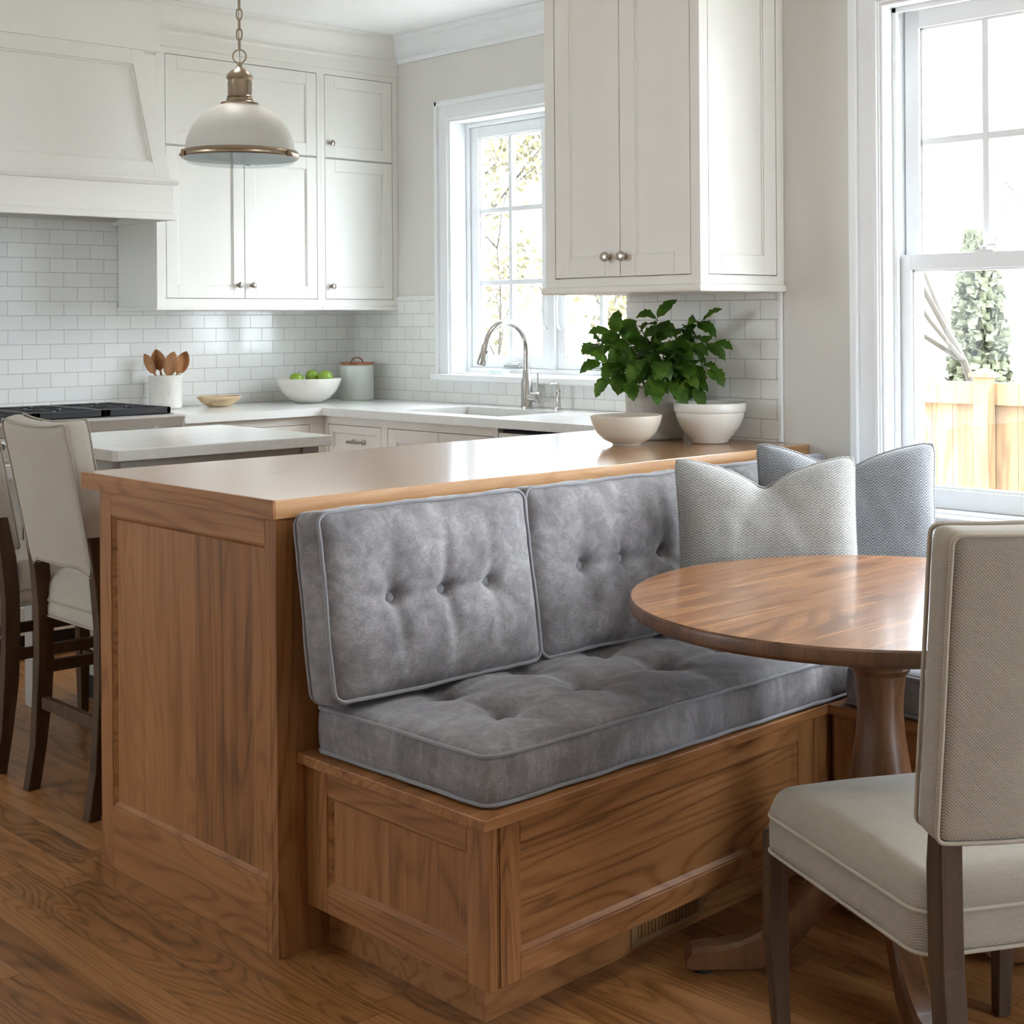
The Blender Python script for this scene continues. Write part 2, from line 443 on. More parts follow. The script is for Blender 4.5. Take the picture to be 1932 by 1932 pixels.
box(bm, FILL_DOOR[0], FILL_DOOR[1], YB - .12, YB - .07, FILL_DOOR[2], FILL_DOOR[2] + .10); box(bm, FILL_DOOR[0], FILL_DOOR[1], YB - .12, YB - .07, FILL_DOOR[3] - .06, FILL_DOOR[3]); build('door_frame', bm, TRIMW, d1, bevel=.002)
bm = B(); box(bm, FILL_DOOR[0], FILL_DOOR[1], YB - .1, YB - .097, FILL_DOOR[2] + .05, FILL_DOOR[3] - .03); build('glass_pane', bm, GLASS, d1)

def wall_x(name, X, th, y0, y1, holes):
    """wall in plane x=X going to X+th with holes (y0,y1,z0,z1)"""
    bm = B(); ys = sorted({y0, y1, *[h[0] for h in holes], *[h[1] for h in holes]})
    for a, b in zip(ys, ys[1:]):
        hs = [h for h in holes if h[0] <= a and h[1] >= b]
        if not hs: box(bm, X, X + th, a, b, 0, CEIL)
        else:
            box(bm, X, X + th, a, b, 0, hs[0][2]); box(bm, X, X + th, a, b, hs[0][3], CEIL)
    return struct(name, bm, WALLP)
KW = (4.20, 5.395, 1.05, 2.25)      # kitchen window hole
NW = (1.40, 2.308, .775, 2.165)     # nook window holes
ADDED_NW2 = (.30, 1.208, .775, 2.165)  # this and the next: unseen windows added to light table and chair
ADDED_NW3 = (-.80, .108, .775, 2.165)
wall_x('wall_kitchen_window_side', XK, .2, YR - .1, YH, [KW])
wall_x('wall_nook_window_side', XW, .2, YB, YR, [NW, ADDED_NW2, ADDED_NW3])
FILL_LW = ((4.6, 5.8, .95, 2.35),)  # unseen left-wall window, added as fill for the kitchen
wall_x('wall_left', XL - .2, .2, YB, YH, FILL_LW)
bm = B(); box(bm, XW + .2, XK, YR - .2, YR, 0, CEIL); struct('wall_return', bm, WALLP)

# backsplashes
bm = B(); box(bm, 1.84, XK, YH - .009, YH - .0005, .916, 1.78); struct('trim_1', bm, TILE_H)
bm = B()
box(bm, XK - .009, XK - .0005, 5.487, YH - .009, .916, 1.4176); box(bm, XK - .009, XK - .0005, YR + .002, 5.487, .916, 1.02)
struct('trim_2', bm, TILE_K)
bm = B(); box(bm, XW - .009, XW - .0005, 2.668, YR - .002, .9385, 1.384); struct('trim_3', bm, TILE_N)
bm = B(); box(bm, XW - .011, XW - .0005, 2.655, 2.668, .9385, 1.384); struct('trim_4', bm, TRIMW, bevel=.003)
bm = B(); box(bm, XK - .012, XK - .0005, 5.487, YC, 1.4176, 1.424); struct('trim_5', bm, TRIMW, bevel=.002)

# crown mouldings
def extr(bm, prof, p0, p1, out):
    """prof: (d, z) outward distance & z ; runs p0->p1 (xy), out = unit xy"""
    ra = [bm.verts.new((p0[0] + out[0] * d, p0[1] + out[1] * d, z)) for d, z in prof]
    rb = [bm.verts.new((p1[0] + out[0] * d, p1[1] + out[1] * d, z)) for d, z in prof]
    n = len(prof)
    for i in range(n): bm.faces.new((ra[i], ra[(i + 1) % n], rb[(i + 1) % n], rb[i]))
    bm.faces.new(ra); bm.faces.new(rb[::-1])
CR = [(0, 2.567), (.010, 2.567), (.010, 2.588), (.016, 2.594), (.022, 2.598), (.034, 2.612), (.050, 2.638), (.066, 2.658), (.078, 2.664), (.078, 2.676), (.086, 2.689), (0, 2.689)]
bm = B(); extr(bm, CR, (XK - .0005, YR), (XK - .0005, YC - .0), (-1, 0)); struct('trim_6', bm, TRIMW)
CR2 = [(0, 2.505), (.010, 2.505), (.010, 2.560), (.016, 2.570)] + CR[2:]
bm = B(); extr(bm, CR2, (1.875, YC - .001), (XK - .001, YC - .001), (0, -1)); struct('trim_7', bm, CABW)
bm = B(); extr(bm, CR, (XW - .0005, YB), (XW - .0005, 2.64), (-1, 0)); struct('trim_8', bm, TRIMW)
bm = B(); extr(bm, CR, (XL, YH - .0005), (1.868, YH - .0005), (0, -1)); struct('trim_9', bm, TRIMW)
# baseboards
bm = B(); box(bm, XL + .0005, XL + .018, YB, YH, 0, .14); struct('baseboard_left', bm, TRIMW, bevel=.003)
bm = B(); box(bm, XL + .02, FILL_DOOR[0] - .095, YB + .0005, YB + .018, 0, .14); struct('baseboard_behind', bm, TRIMW, bevel=.003)

# ------------------------------------------------------------------ windows
def wins_x(name, X, hole, kind, lab):
    y0, y1, z0, z1 = hole
    W = bpy.data.objects.new(name, None); link(W); W.location = (X, (y0 + y1) / 2, z0); W['kind'] = 'structure'
    cw = .092
    # casing: flat board + raised back band + inner bead
    bm = B()
    for (a, b, c, d) in ((y0 - cw, y0, z0 - .0, z1 + cw), (y1, y1 + cw, z0 - .0, z1 + cw), (y0, y1, z1, z1 + cw)):
        box(bm, X - .017, X - .0005, a, b, c, d)
    for (a, b, c, d) in ((y0 - cw - .004, y0 - cw + .02, z0, z1 + cw + .004), (y1 + cw - .02, y1 + cw + .004, z0, z1 + cw + .004), (y0 - cw, y1 + cw, z1 + cw - .02, z1 + cw + .004)):
        box(bm, X - .029, X - .0005, a, b, c, d)
    for (a, b, c, d) in ((y0 - .022, y0 - .006, z0, z1 + .02), (y1 + .006, y1 + .022, z0, z1 + .02), (y0 - .006, y1 + .006, z1 + .006, z1 + .022)):
        box(bm, X - .022, X - .0005, a, b, c, d)
    build('casing', bm, TRIMW, W, bevel=.003)
    # jamb liner
    bm = B()
    box(bm, X - .012, X + .185, y0 + .0003, y0 + .008, z0, z1); box(bm, X - .012, X + .185, y1 - .008, y1 - .0003, z0, z1)
    box(bm, X - .012, X + .185, y0 + .0085, y1 - .0085, z1 - .008, z1 - .0003); box(bm, X - .0, X + .185, y0, y1, z0, z0 + .008)
    build('jamb', bm, TRIMW, W, bevel=.001)
    # stool and apron
    bm = B(); box(bm, X - .05, X + .06, y0 - cw - .015 if kind == 'dh' else y0 - cw - .01, y1 + (cw + .015), z0 - .030, z0 + .001)
    build('window_stool', bm, TRIMW, W, bevel=.006)
    if kind == 'dh':
        bm = B(); extr(bm, [(0, z0 - .031), (.030, z0 - .031), (.030, z0 - .045), (.018, z0 - .055), (.018, z0 - .10), (.012, z0 - .11), (.012, z0 - .135), (.004, z0 - .15), (0, z0 - .15)], (X - .0005, y0 - cw), (X - .0005, y1 + cw), (-1, 0)); build('apron', bm, TRIMW, W, bevel=.002)
    def sash(nm, xa, xb, a, b, c, d, st, top, bot, cols, rows, mt=.016):
        bm = B()
        box(bm, xa, xb, a, a + st, c, d); box(bm, xa, xb, b - st, b, c, d)
        box(bm, xa, xb, a + st, b - st, d - top, d); box(bm, xa, xb, a + st, b - st, c, c + bot)
        # glazing bead
        e = .007
        for (p, q, r, s_) in ((a + st, a + st + e, c + bot, d - top), (b - st - e, b - st, c + bot, d - top), (a + st, b - st, d - top - e, d - top), (a + st, b - st, c + bot, c + bot + e)):
            box(bm, xa + .010, xb - .006, p, q, r, s_)
        s = build(nm, bm, TRIMW, W, bevel=.0015)
        ga, gb, gc, gd = a + st + e, b - st - e, c + bot + e, d - top - e
        if cols * rows > 1:
            bm = B()
            for i in range(1, cols):
                y = ga + (gb - ga) * i / cols; box(bm, xa + .006, xb - .006, y - mt / 2, y + mt / 2, gc, gd)
            for j in range(1, rows):
                z = gc + (gd - gc) * j / rows; box(bm, xa + .0065, xb - .0065, ga, gb, z - mt / 2, z + mt / 2)
            build('muntins', bm, TRIMW, s, bevel=.002)
        bm = B(); xm = (xa + xb) / 2; box(bm, xm - .0015, xm + .0015, ga - .004, gb + .004, gc - .004, gd + .004)
        build('glass_pane', bm, GLASS, s)
        return s
    if kind == 'dh':
        zm = z0 + .663
        # stops / tracks
        bm = B()
        for a, b in ((y0 + .008, y0 + .022), (y1 - .022, y1 - .008)):
            box(bm, X + .035, X + .047, a, b, z0 + .008, z1 - .008); box(bm, X + .10, X + .108, a, b, z0 + .008, z1 - .008)
        box(bm, X + .035, X + .047, y0 + .008, y1 - .008, z1 - .022, z1 - .008)
        build('window_track', bm, TRIMW, W, bevel=.001)
        lo = sash('lower_sash', X + .050, X + .086, y0 + .010, y1 - .010, z0 + .009, zm + .036, .044, .042, .052, 1, 1)
        up = sash('upper_sash', X + .090, X + .126, y0 + .014, y1 - .014, zm + .002, z1 - .012, .044, .05, .03, 4, 2, .020)
        bm = B(); yy = y1 - .275
        box(bm, X + .052, X + .074, yy - .03, yy + .03, zm + .0365, zm + .042); lathe(bm, [(.011, 0), (.011, .008), (.006, .012)], (X + .062, yy, zm + .042), 16)
        tube(bm, [(X + .062, yy, zm + .052), (X + .060, yy - .02, zm + .054), (X + .060, yy - .035, zm + .053)], .004, 8)
        build('sash_lock', bm, TRIMW, lo, smooth=40)
    else:
        ym = (y0 + y1) / 2
        bm = B()
        fr = .03
        box(bm, X + .085, X + .16, y0 + .008, y0 + fr, z0 + .008, z1 - .008); box(bm, X + .085, X + .16, y1 - fr, y1 - .008, z0 + .008, z1 - .008)
        box(bm, X + .085, X + .16, y0 + fr, y1 - fr, z1 - fr, z1 - .008); box(bm, X + .085, X + .16, y0 + fr, y1 - fr, z0 + .008, z0 + fr)
        box(bm, X + .08, X + .16, ym - .022, ym + .022, z0 + fr, z1 - fr)
        build('window_frame', bm, TRIMW, W, bevel=.002)
        for (a, b, side) in ((ym + .023, y1 - fr - .001, 1), (y0 + fr + .001, ym - .023, -1)):
            s = sash('casement_sash', X + .098, X + .138, a, b, z0 + fr + .001, z1 - fr - .001, .052, .052, .052, 2, 3, .024)
            # latch handle on the stile beside the mullion
            bm = B(); yy = ym + side * .045; zc = z0 + .30
            tube(bm, [(X + .096, yy, zc - .09), (X + .078, yy, zc - .075), (X + .072, yy, zc), (X + .078, yy, zc + .075), (X + .096, yy, zc + .09)], .006, 8)
            build('latch_handle', bm, TRIMW, s, smooth='all')
            bm = B(); yc_ = (a + b) / 2 - .03
            box(bm, X + .078, X + .097, yc_ - .055, yc_ + .055, z0 + .034, z0 + .044)
            tube(bm, [(X + .075, yc_ - .01, z0 + .05), (X + .072, yc_ - .03, z0 + .056), (X + .072, yc_ - .06, z0 + .052)], .006, 8)
            build('crank_handle', bm, CHROME, s, bevel=.002)
    return W
wins_x('window_1', XK, KW, 'case', '')
wins_x('window_2', XW, NW, 'dh', '')
wins_x('window_3', XW, ADDED_NW2, 'dh', '')
wins_x('window_4', XW, ADDED_NW3, 'dh', '')

for i, (a, b, c_, d) in enumerate(FILL_LW):  # out-of-view window, put in for its fill light
    W_ = bpy.data.objects.new('window_%d' % (5 + i), None); link(W_); W_.location = (XL, (a + b) / 2, c_); W_['kind'] = 'structure'
    bm = B()
    for q in ((a - .09, a, c_ - .09, d + .09), (b, b + .09, c_ - .09, d + .09), (a, b, d, d + .09), (a, b, c_ - .09, c_)): box(bm, XL + .0005, XL + .02, *q)
    build('casing', bm, TRIMW, W_, bevel=.003)
    bm = B(); n_ = 3
    for k in range(n_ + 1):
        y = a + (b - a) * k / n_; y = min(max(y, a + .03), b - .03); box(bm, XL - .12, XL - .07, y - .03, y + .03, c_, d)
    box(bm, XL - .12, XL - .07, a, b, c_, c_ + .05); box(bm, XL - .12, XL - .07, a, b, d - .05, d); fs_ = build('window_frame', bm, TRIMW, W_, bevel=.002)
    bm = B(); box(bm, XL - .10, XL - .097, a + .03, b - .03, c_ + .05, d - .05); build('glass_pane', bm, GLASS, W_)

# ------------------------------------------------------------------ cabinetry helpers
GAP = .0028
def knob(F, u, v, parent, mat=None, r=.014, l=.027, name='knob'):
    bm = B()
    lathe(bm, [(.009, 0), (.009, .002), (.0055, .004), (.005, .013), (r * .7, .016), (r, .019), (r, .023), (r * .8, l - .002), (r * .3, l), (0, l)], F.p(u, v, 0), 20, axis=F.w)
    return build(name, bm, mat or KNOBM, parent, smooth=40)

def shaker(F, u0, u1, v0, v1, parent, mat, name='door', th=.02, st=.056, rec=.008, mats=None, flush=0, bead=True):
    """inset shaker door; w=0 is the front of the face frame"""
    u0 += GAP; u1 -= GAP; v0 += GAP; v1 -= GAP
    bm = B()
    w1 = flush; w0 = flush - th
    ub(bm, F, u0, u0 + st, v0, v1, w0, w1); ub(bm, F, u1 - st, u1, v0, v1, w0, w1)
    ub(bm, F, u0 + st, u1 - st, v1 - st, v1, w0, w1); ub(bm, F, u0 + st, u1 - st, v0, v0 + st, w0, w1)
    ub(bm, F, u0 + st, u1 - st, v0 + st, v1 - st, w0, w1 - rec)
    if bead:
        e = .005
        for q in ((u0 + st, u0 + st + e, v0 + st, v1 - st), (u1 - st - e, u1 - st, v0 + st, v1 - st), (u0 + st + e, u1 - st - e, v0 + st, v0 + st + e), (u0 + st + e, u1 - st - e, v1 - st - e, v1 - st)):
            ub(bm, F, *q, w0, w1 - rec * .45)
    return build(name, bm, mat, parent, bevel=.0012, segs=1)

def slab(F, u0, u1, v0, v1, parent, mat, name='drawer', th=.02):
    bm = B(); ub(bm, F, u0 + GAP, u1 - GAP, v0 + GAP, v1 - GAP, -th, 0); return build(name, bm, mat, parent, bevel=.0015)

def face_frame(F, u0, u1, v0, v1, holes, parent, mat, th=.02, name='face_frame'):
    bm = B(); us = sorted({u0, u1, *[h[0] for h in holes], *[h[1] for h in holes]}); vs = sorted({v0, v1, *[h[2] for h in holes], *[h[3] for h in holes]})
    for a, b in zip(us, us[1:]):
        for c, d in zip(vs, vs[1:]):
            m = ((a + b) / 2, (c + d) / 2)
            if any(h[0] < m[0] < h[1] and h[2] < m[1] < h[3] for h in holes): continue
            ub(bm, F, a, b, c, d, -th, 0)
    bmesh.ops.remove_doubles(bm, verts=bm.verts, dist=1e-5)
    # drop interior faces shared by two boxes
    seen = {}
    for f in bm.faces:
        k = tuple(sorted(v.index for v in f.verts)); 
    bm.verts.index_update()
    for f in list(bm.faces):
        k = tuple(sorted(v.index for v in f.verts)); seen.setdefault(k, []).append(f)
    kill = [f for fs in seen.values() if len(fs) > 1 for f in fs]
    bmesh.ops.delete(bm, geom=kill, context='FACES_ONLY')
    return build(name, bm, mat, parent)

# ------------------------------------------------------------------ hood wall upper cabinets
FH = Fr((0, YC, 0), (1, 0, 0), (0, -1, 0))
def upper_cabinet(x0, x1, doors, lab, name='upper_cabinet', left_open=True):
    c = thing(name, lab, 'cabinet', (x0, YC + .2, 1.362))
    bm = B(); box(bm, x0, x1, YC + .0205, YH - .011, 1.375, 2.69 - .001)
    build('carcass', bm, CABW, c, bevel=.001, segs=1)
    holes = [d[:4] for d in doors]
    face_frame(FH, x0, x1, 1.375, 2.689, holes, c, CABW)
    for d in doors:
        u0, u1, v0, v1 = d[:4]; kn = d[4]
        parts = kn if isinstance(kn, list) else [(u0, u1, kn)]
        for (a, b, k) in parts:
            dr = shaker(FH, a, b, v0, v1, c, CABW)
            if k: knob(FH, k[0], k[1], dr)
    bm = B(); box(bm, x0 - (.008 if left_open else 0), x1, YC - .010, YH - .011, 1.357, 1.3748)
    build('bottom_moulding', bm, CABW, c, bevel=.004)
    return c
upper_cabinet(3.13, 3.980, [(3.173, 3.960, 2.080, 2.476, None), (3.173, 3.960, 1.408, 2.078, [(3.173, 3.5655 + GAP - .0015, (3.530, 1.470)), (3.5655 - GAP + .0015, 3.960, (3.600, 1.470))])],
              'wide white upper cabinet beside the range hood, two tall doors below one wide door')
upper_cabinet(3.9805, 4.4325, [(4.002, 4.402, 2.080, 2.476, (4.034, 2.150)), (4.002, 4.402, 1.408, 2.078, (4.034, 1.470))],
              'narrow white upper cabinet in the corner beside the window, one door over another', left_open=False)

# ------------------------------------------------------------------ range hood
HX0, HX1 = 1.83, 3.127
hood = thing('range_hood', 'large tapered white range hood with panelled front above the stove', 'range hood', (2.48, 5.9, 1.735))
bm = B()
FY = 5.652
# mantle shell (hollow underneath)
box(bm, HX0, HX1, FY, FY + .025, 1.7665, 1.885); box(bm, HX0, HX0 + .025, FY + .0255, YH - .011, 1.7665, 1.885); box(bm, HX1 - .025, HX1, FY + .0255, YH - .011, 1.7665, 1.885)
box(bm, HX0 - .008, HX1 + .008, FY - .010, FY + .025, 1.737, 1.766); box(bm, HX1 - .025, HX1 + .0, FY + .0255, YH - .011, 1.737, 1.766); box(bm, HX0 - .008, HX0 + .025, FY + .0255, YH - .011, 1.737, 1.766)
build('mantle', bm, CABW, hood, bevel=.002)
bm = B(); extr(bm, [(0, 1.885), (.006, 1.885), (.018, 1.9), (.02, 1.912), (0, 1.914)], (HX0 - .01, FY), (HX1 + .015, FY), (0, -1))
box(bm, HX1, HX1 + .015, FY, YC - .001, 1.888, 1.912); box(bm, HX0, HX1, FY, YH - .011, 1.885, 1.914)
build('mantle_moulding', bm, CABW, hood, bevel=.001)
# tapered body with recessed panel
zb, zt = 1.914, 2.462
b0 = (HX0 + .012, HX1 - .012, FY + .004); t0 = (HX0 + .10, HX1 - .085, 5.745)
bm = B(); hexa(bm, [(b0[0], b0[2] + .02, zb), (b0[1], b0[2] + .02, zb), (b0[1], YH - .011, zb), (b0[0], YH - .011, zb), (t0[0], t0[2] + .02, zt), (t0[1], t0[2] + .02, zt), (t0[1], YH - .011, zt), (t0[0], YH - .011, zt)])
build('tapered_body', bm, CABW, hood, bevel=.001)
def hp(s, q, w):   # s,q in 0..1 across, up ; w outward
    xl = b0[0] + (t0[0] - b0[0]) * q; xr = b0[1] + (t0[1] - b0[1]) * q; y = b0[2] + .02 + (t0[2] - b0[2]) * q
    return (xl + (xr - xl) * s, y - w, zb + (zt - zb) * q)
def hq(bm, s0, s1, q0, q1, w, s0t=None, s1t=None):
    s0t = s0 if s0t is None else s0t; s1t = s1 if s1t is None else s1t
    hexa(bm, [hp(s0, q0, w), hp(s1, q0, w), hp(s1, q0, -.002), hp(s0, q0, -.002), hp(s0t, q1, w), hp(s1t, q1, w), hp(s1t, q1, -.002), hp(s0t, q1, -.002)])
bm = B()
hq(bm, 0, .055, 0, 1, .02); hq(bm, .945, 1, 0, 1, .02); hq(bm, .055, .945, 0, .12, .02); hq(bm, .055, .945, .88, 1, .02)
for (a, b, c_, d) in ((.055, .061, .12, .88), (.939, .945, .12, .88), (.061, .939, .12, .135), (.061, .939, .865, .88)): hq(bm, a, b, c_, d, .011)
build('front_panel_frame', bm, CABW, hood, bevel=.0015)
bm = B(); box(bm, 2.95, 3.1295, YC - .0005, YC + .018, 1.9145, 2.4620); build('side_filler', bm, CABW, hood)
bm = B(); box(bm, HX0 + .04, 3.118, 5.742, YH - .011, 2.4625, 2.689)
build('upper_frieze', bm, CABW, hood, bevel=.002)
bm = B(); box(bm, HX0 + .026, HX1 - .026, FY + .026, YH - .012, 1.80, 1.81)
box(bm, HX0 + .026, HX1 - .026, FY + .026, FY + .08, 1.775, 1.80); box(bm, HX0 + .026, HX1 - .026, YH - .06, YH - .012, 1.755, 1.80)
build('liner', bm, STEEL, hood, bevel=.002)
bm = B()
x = HX0 + .06
while x < HX1 - .22:
    hexa(bm, [(x, FY + .10, 1.778), (x + .018, FY + .10, 1.770), (x + .018, YH - .08, 1.770), (x, YH - .08, 1.778), (x + .01, FY + .10, 1.80), (x + .03, FY + .10, 1.79), (x + .03, YH - .08, 1.79), (x + .01, YH - .08, 1.80)]); x += .047
build('baffle_filter', bm, IRON, hood)

# ------------------------------------------------------------------ range
rng = thing('range', 'stainless steel gas range with black grates under the white hood', 'stove', (2.48, 5.85, 0))
RX0, RX1, RF = 1.87, 3.095, 5.50
bm = B(); box(bm, RX0, RX1, RF + .045, YH - .012, .10, .905); build('body', bm, STEEL, rng, bevel=.003)
bm = B(); box(bm, RX0 + .03, RX1 - .03, RF + .09, YH - .05, 0, .0995); build('kick_base', bm, DARK, rng)
bm = B(); box(bm, RX0, RX1, RF + .0, RF + .10, .868, .922)
bmesh.ops.translate(bm, verts=[v for v in bm.verts if v.co.z < .9 and v.co.y < RF + .05], vec=(0, .022, 0))
build('front_lip', bm, STEEL, rng, bevel=.008)
bm = B(); box(bm, RX0, RX1, RF + .05, YH - .012, .9055, .918); build('cooktop', bm, STEEL, rng, bevel=.004)
bm = B(); box(bm, RX0 + .02, RX1 - .02, RF + .075, YH - .06, .9182, .924); build('burner_pan', bm, IRON, rng)
for i in range(4):
    a = RX0 + .028 + i * .2925; b = a + .286
    bm = B(); y0, y1 = RF + .075, YH - .065; z0, z1 = .930, .952
    box(bm, a, b, y0, y0 + .022, .926, z1); box(bm, a, b, y1 - .022, y1, .926, z1)
    box(bm, a, a + .018, y0, y1, .926, z1); box(bm, b - .018, b, y0, y1, .926, z1); box(bm, a + .018, b - .018, (y0 + y1) / 2 - .009, (y0 + y1) / 2 + .009, .930, z1)
    cx = (a + b) / 2
    for cy in ((y0 * .75 + y1 * .25), (y0 * .25 + y1 * .75)):
        for k in range(8):
            an = k * PI / 4 + .2; d = Vector((math.cos(an), math.sin(an), 0)); p = Vector((cx, cy, 0)); q = Vector((-d.y, d.x, 0)) * .005
            s_, e_ = p + d * .035, p + d * .115
            hexa(bm, [s_ - q + Vector((0, 0, .936)), s_ + q + Vector((0, 0, .936)), e_ + q + Vector((0, 0, .936)), e_ - q + Vector((0, 0, .936)), s_ - q + Vector((0, 0, .953)), s_ + q + Vector((0, 0, .953)), e_ + q + Vector((0, 0, .953)), e_ - q + Vector((0, 0, .953))])
    g = build('grate', bm, IRON, rng, bevel=.002, segs=1)
    for cy in ((y0 * .75 + y1 * .25), (y0 * .25 + y1 * .75)):
        bm = B(); lathe(bm, [(.05, 0), (.052, .008), (.035, .014), (.033, .02), (0, .022)], (cx, cy, .9242), 24); build('burner', bm, IRON, rng, smooth=40)
FRG = Fr((0, RF + .045, 0), (1, 0, 0), (0, -1, 0))
bm = B(); ub(bm, FRG, RX0, RX1, .775, .866, 0, .012); pn = build('control_panel', bm, STEEL, rng, bevel=.003)
for i in range(10):
    bm = B(); lathe(bm, [(.022, 0), (.022, .004), (.017, .006), (.016, .03), (.012, .034), (0, .034)], FRG.p(RX0 + .12 + i * .109, .835, .0125), 20, axis=FRG.w); build('control_knob', bm, CHROME, rng, smooth=40)
for (a, b) in ((RX0 + .01, RX0 + .44), (RX0 + .45, RX1 - .01)):
    bm = B(); ub(bm, FRG, a, b, .24, .765, .0005, .03); d = build('oven_door', bm, STEEL, rng, bevel=.004)
    bm = B(); tube(bm, [FRG.p(a + .05, .715, .085), FRG.p(b - .05, .715, .085)], .013, 12)
    for uu in (a + .07, b - .07): tube(bm, [FRG.p(uu, .715, .03), FRG.p(uu, .715, .085)], .009, 10)
    build('door_handle', bm, CHROME, d, smooth=40)
    bm = B(); ub(bm, FRG, a + .08, b - .08, .34, .62, .0302, .032); build('door_glass', bm, IRON, d)
    bm = B(); ub(bm, FRG, a, b, .105, .215, .0005, .03); build('lower_drawer', bm, STEEL, rng, bevel=.003)

# ------------------------------------------------------------------ base cabinets
XA = XK - .62   # 3.814 face plane of window side
FK = Fr((XA, 0, 0), (0, -1, 0), (-1, 0, 0))    # u = -y
def kz(y): return -y
YF = YH - .62
FB = Fr((0, YF, 0), (1, 0, 0), (0, -1, 0))
# hood side base
c = thing('base_cabinet', 'white base cabinet between the range and the corner', 'cabinet', (3.45, 5.85, 0))
bm = B(); box(bm, 3.10, XA + .0, YF + .021, YH - .012, .10, .879); build('carcass', bm, CABB, c)
bm = B(); box(bm, 3.10, XA, YF + .075, YH - .02, 0, .0995); build('kick_base', bm, CABB, c)
face_frame(FB, 3.10, XA - .001, .10, .879, [(3.20, 3.735, .70, .843), (3.20, 3.735, .14, .675)], c, CABB)
d = slab(FB, 3.20, 3.735, .70, .843, c, CABB); 
def pull(F, u, v, parent, w=.09):
    bm = B(); tube(bm, [F.p(u - w / 2, v, .028), F.p(u + w / 2, v, .028)], .006, 10)
    for s in (-1, 1):
        tube(bm, [F.p(u + s * (w / 2 - .008), v, 0), F.p(u + s * (w / 2 - .008), v, .03)], .005, 8); lathe(bm, [(.010, 0), (.010, .003), (.005, .006)], F.p(u + s * (w / 2 - .008), v, 0), 14, axis=F.w)
    return build('pull_handle', bm, KNOBM, parent, smooth=40)
pull(FB, 3.4675, .772, d)
d = shaker(FB, 3.20, 3.735, .14, .675, c, CABB); knob(FB, 3.26, .60, d)
# window side corner drawer unit
c = thing('drawer_cabinet', 'white drawer base cabinet left of the sink, bar pulls', 'cabinet', (4.1, 5.32, 0))
bm = B(); box(bm, XA + .0215, XK - .012, 5.105, YF - .0, .10, .879); build('carcass', bm, CABB, c)
bm = B(); box(bm, XA + .08, XK - .02, 5.105, YF, 0, .0995); build('kick_base', bm, CABB, c)
face_frame(FK, -YF, -5.105, .10, .879, [(-5.523, -5.1275, .70, .843), (-5.523, -5.1275, .42, .675), (-5.523, -5.1275, .14, .40)], c, CABB)
for (v0, v1) in ((.70, .843), (.42, .675), (.14, .40)):
    d = shaker(FK, -5.523, -5.1275, v0, v1, c, CABB, name='drawer', st=.034); pull(FK, -5.297, v0 + (v1 - v0) * .5, d)
# sink base
c = thing('sink_cabinet', 'white sink base cabinet with panelled doors under the faucet', 'cabinet', (4.1, 4.72, 0))
bm = B(); box(bm, XA + .0215, XA + .04, 4.362, 5.1045, .10, .879); box(bm, XA + .04, XK - .012, 4.362, 4.38, .10, .879); box(bm, XA + .04, XK - .012, 5.086, 5.1045, .10, .879); box(bm, XA + .04, XK - .012, 4.38, 5.086, .10, .12); build('carcass', bm, CABB, c)
bm = B(); box(bm, XA + .08, XK - .02, 4.362, 5.1045, 0, .0995); build('kick_base', bm, CABB, c)
face_frame(FK, -5.1045, -4.362, .10, .879, [(-5.082, -4.386, .14, .843)], c, CABB)
for (a, b, k) in ((-5.082, -4.7325, -4.77), (-4.7355, -4.386, -4.70)):
    d = shaker(FK, a, b, .14, .843, c, CABB); knob(FK, k, .62, d)
# dishwasher
c = thing('dishwasher', 'white panelled dishwasher right of the sink with a dark gap under the counter', 'dishwasher', (4.1, 4.05, 0))
bm = B(); box(bm, XA + .025, XK - .012, 3.762, 4.360, .10, .868); build('tub', bm, DARK, c)
bm = B(); box(bm, XA + .08, XK - .02, 3.762, 4.36, 0, .0995); build('kick_base', bm, DARK, c)
shaker(FK, -4.3605, -3.760, .105, .862, c, CABB, name='front_panel')
c = thing('corner_cabinet', 'white base cabinet at the end of the sink run behind the peninsula', 'cabinet', (4.1, 3.6, 0))
bm = B(); box(bm, XA + .0215, XK - .012, YR + .003, 3.7595, .10, .879); build('carcass', bm, CABB, c)
bm = B(); box(bm, XA + .08, XK - .02, YR + .003, 3.7595, 0, .0995); build('kick_base', bm, CABB, c)
face_frame(FK, -3.7595, -(YR + .003), .10, .879, [(-3.72, -3.33, .14, .843)], c, CABB); shaker(FK, -3.72, -3.33, .14, .843, c, CABB)

# worktop (L) with sink hole
XC = XK - .65; YCN = YH - .65
SX0, SX1, SY0, SY1 = 3.905, 4.27, 4.45, 5.09
bm = B(); z0, z1 = .8805, .915
def ngonprism(bm, pts, z0, z1):
    a = [bm.verts.new((x, y, z0)) for x, y in pts]; b = [bm.verts.new((x, y, z1)) for x, y in pts]; n = len(pts)
    bm.faces.new(a[::-1]); bm.faces.new(b)
    for i in range(n): bm.faces.new((a[i], a[(i + 1) % n], b[(i + 1) % n], b[i]))
box(bm, 3.100, XC, YCN, YH - .0095, z0, z1)
bmc = bm
for (a, b, c_, d) in ((XC, XK - .0095, SY1, YH - .0095), (XC, SX0, SY0, SY1), (SX1, XK - .0095, SY0, SY1), (XC, XK - .0095, YR + .002, SY0)):
    box(bm, a, b, c_, d, z0, z1)
bmesh.ops.remove_doubles(bm, verts=bm.verts, dist=1e-5)
w = build('worktop', bm, QUARTZ, None); tag(w, 'white quartz worktop running along the window wall around the sink', 'worktop')
s = thing('sink', 'undermount stainless steel sink below the gooseneck faucet', 'sink', (4.09, 4.77, .70))
bm = B(); e = .002; th = .012
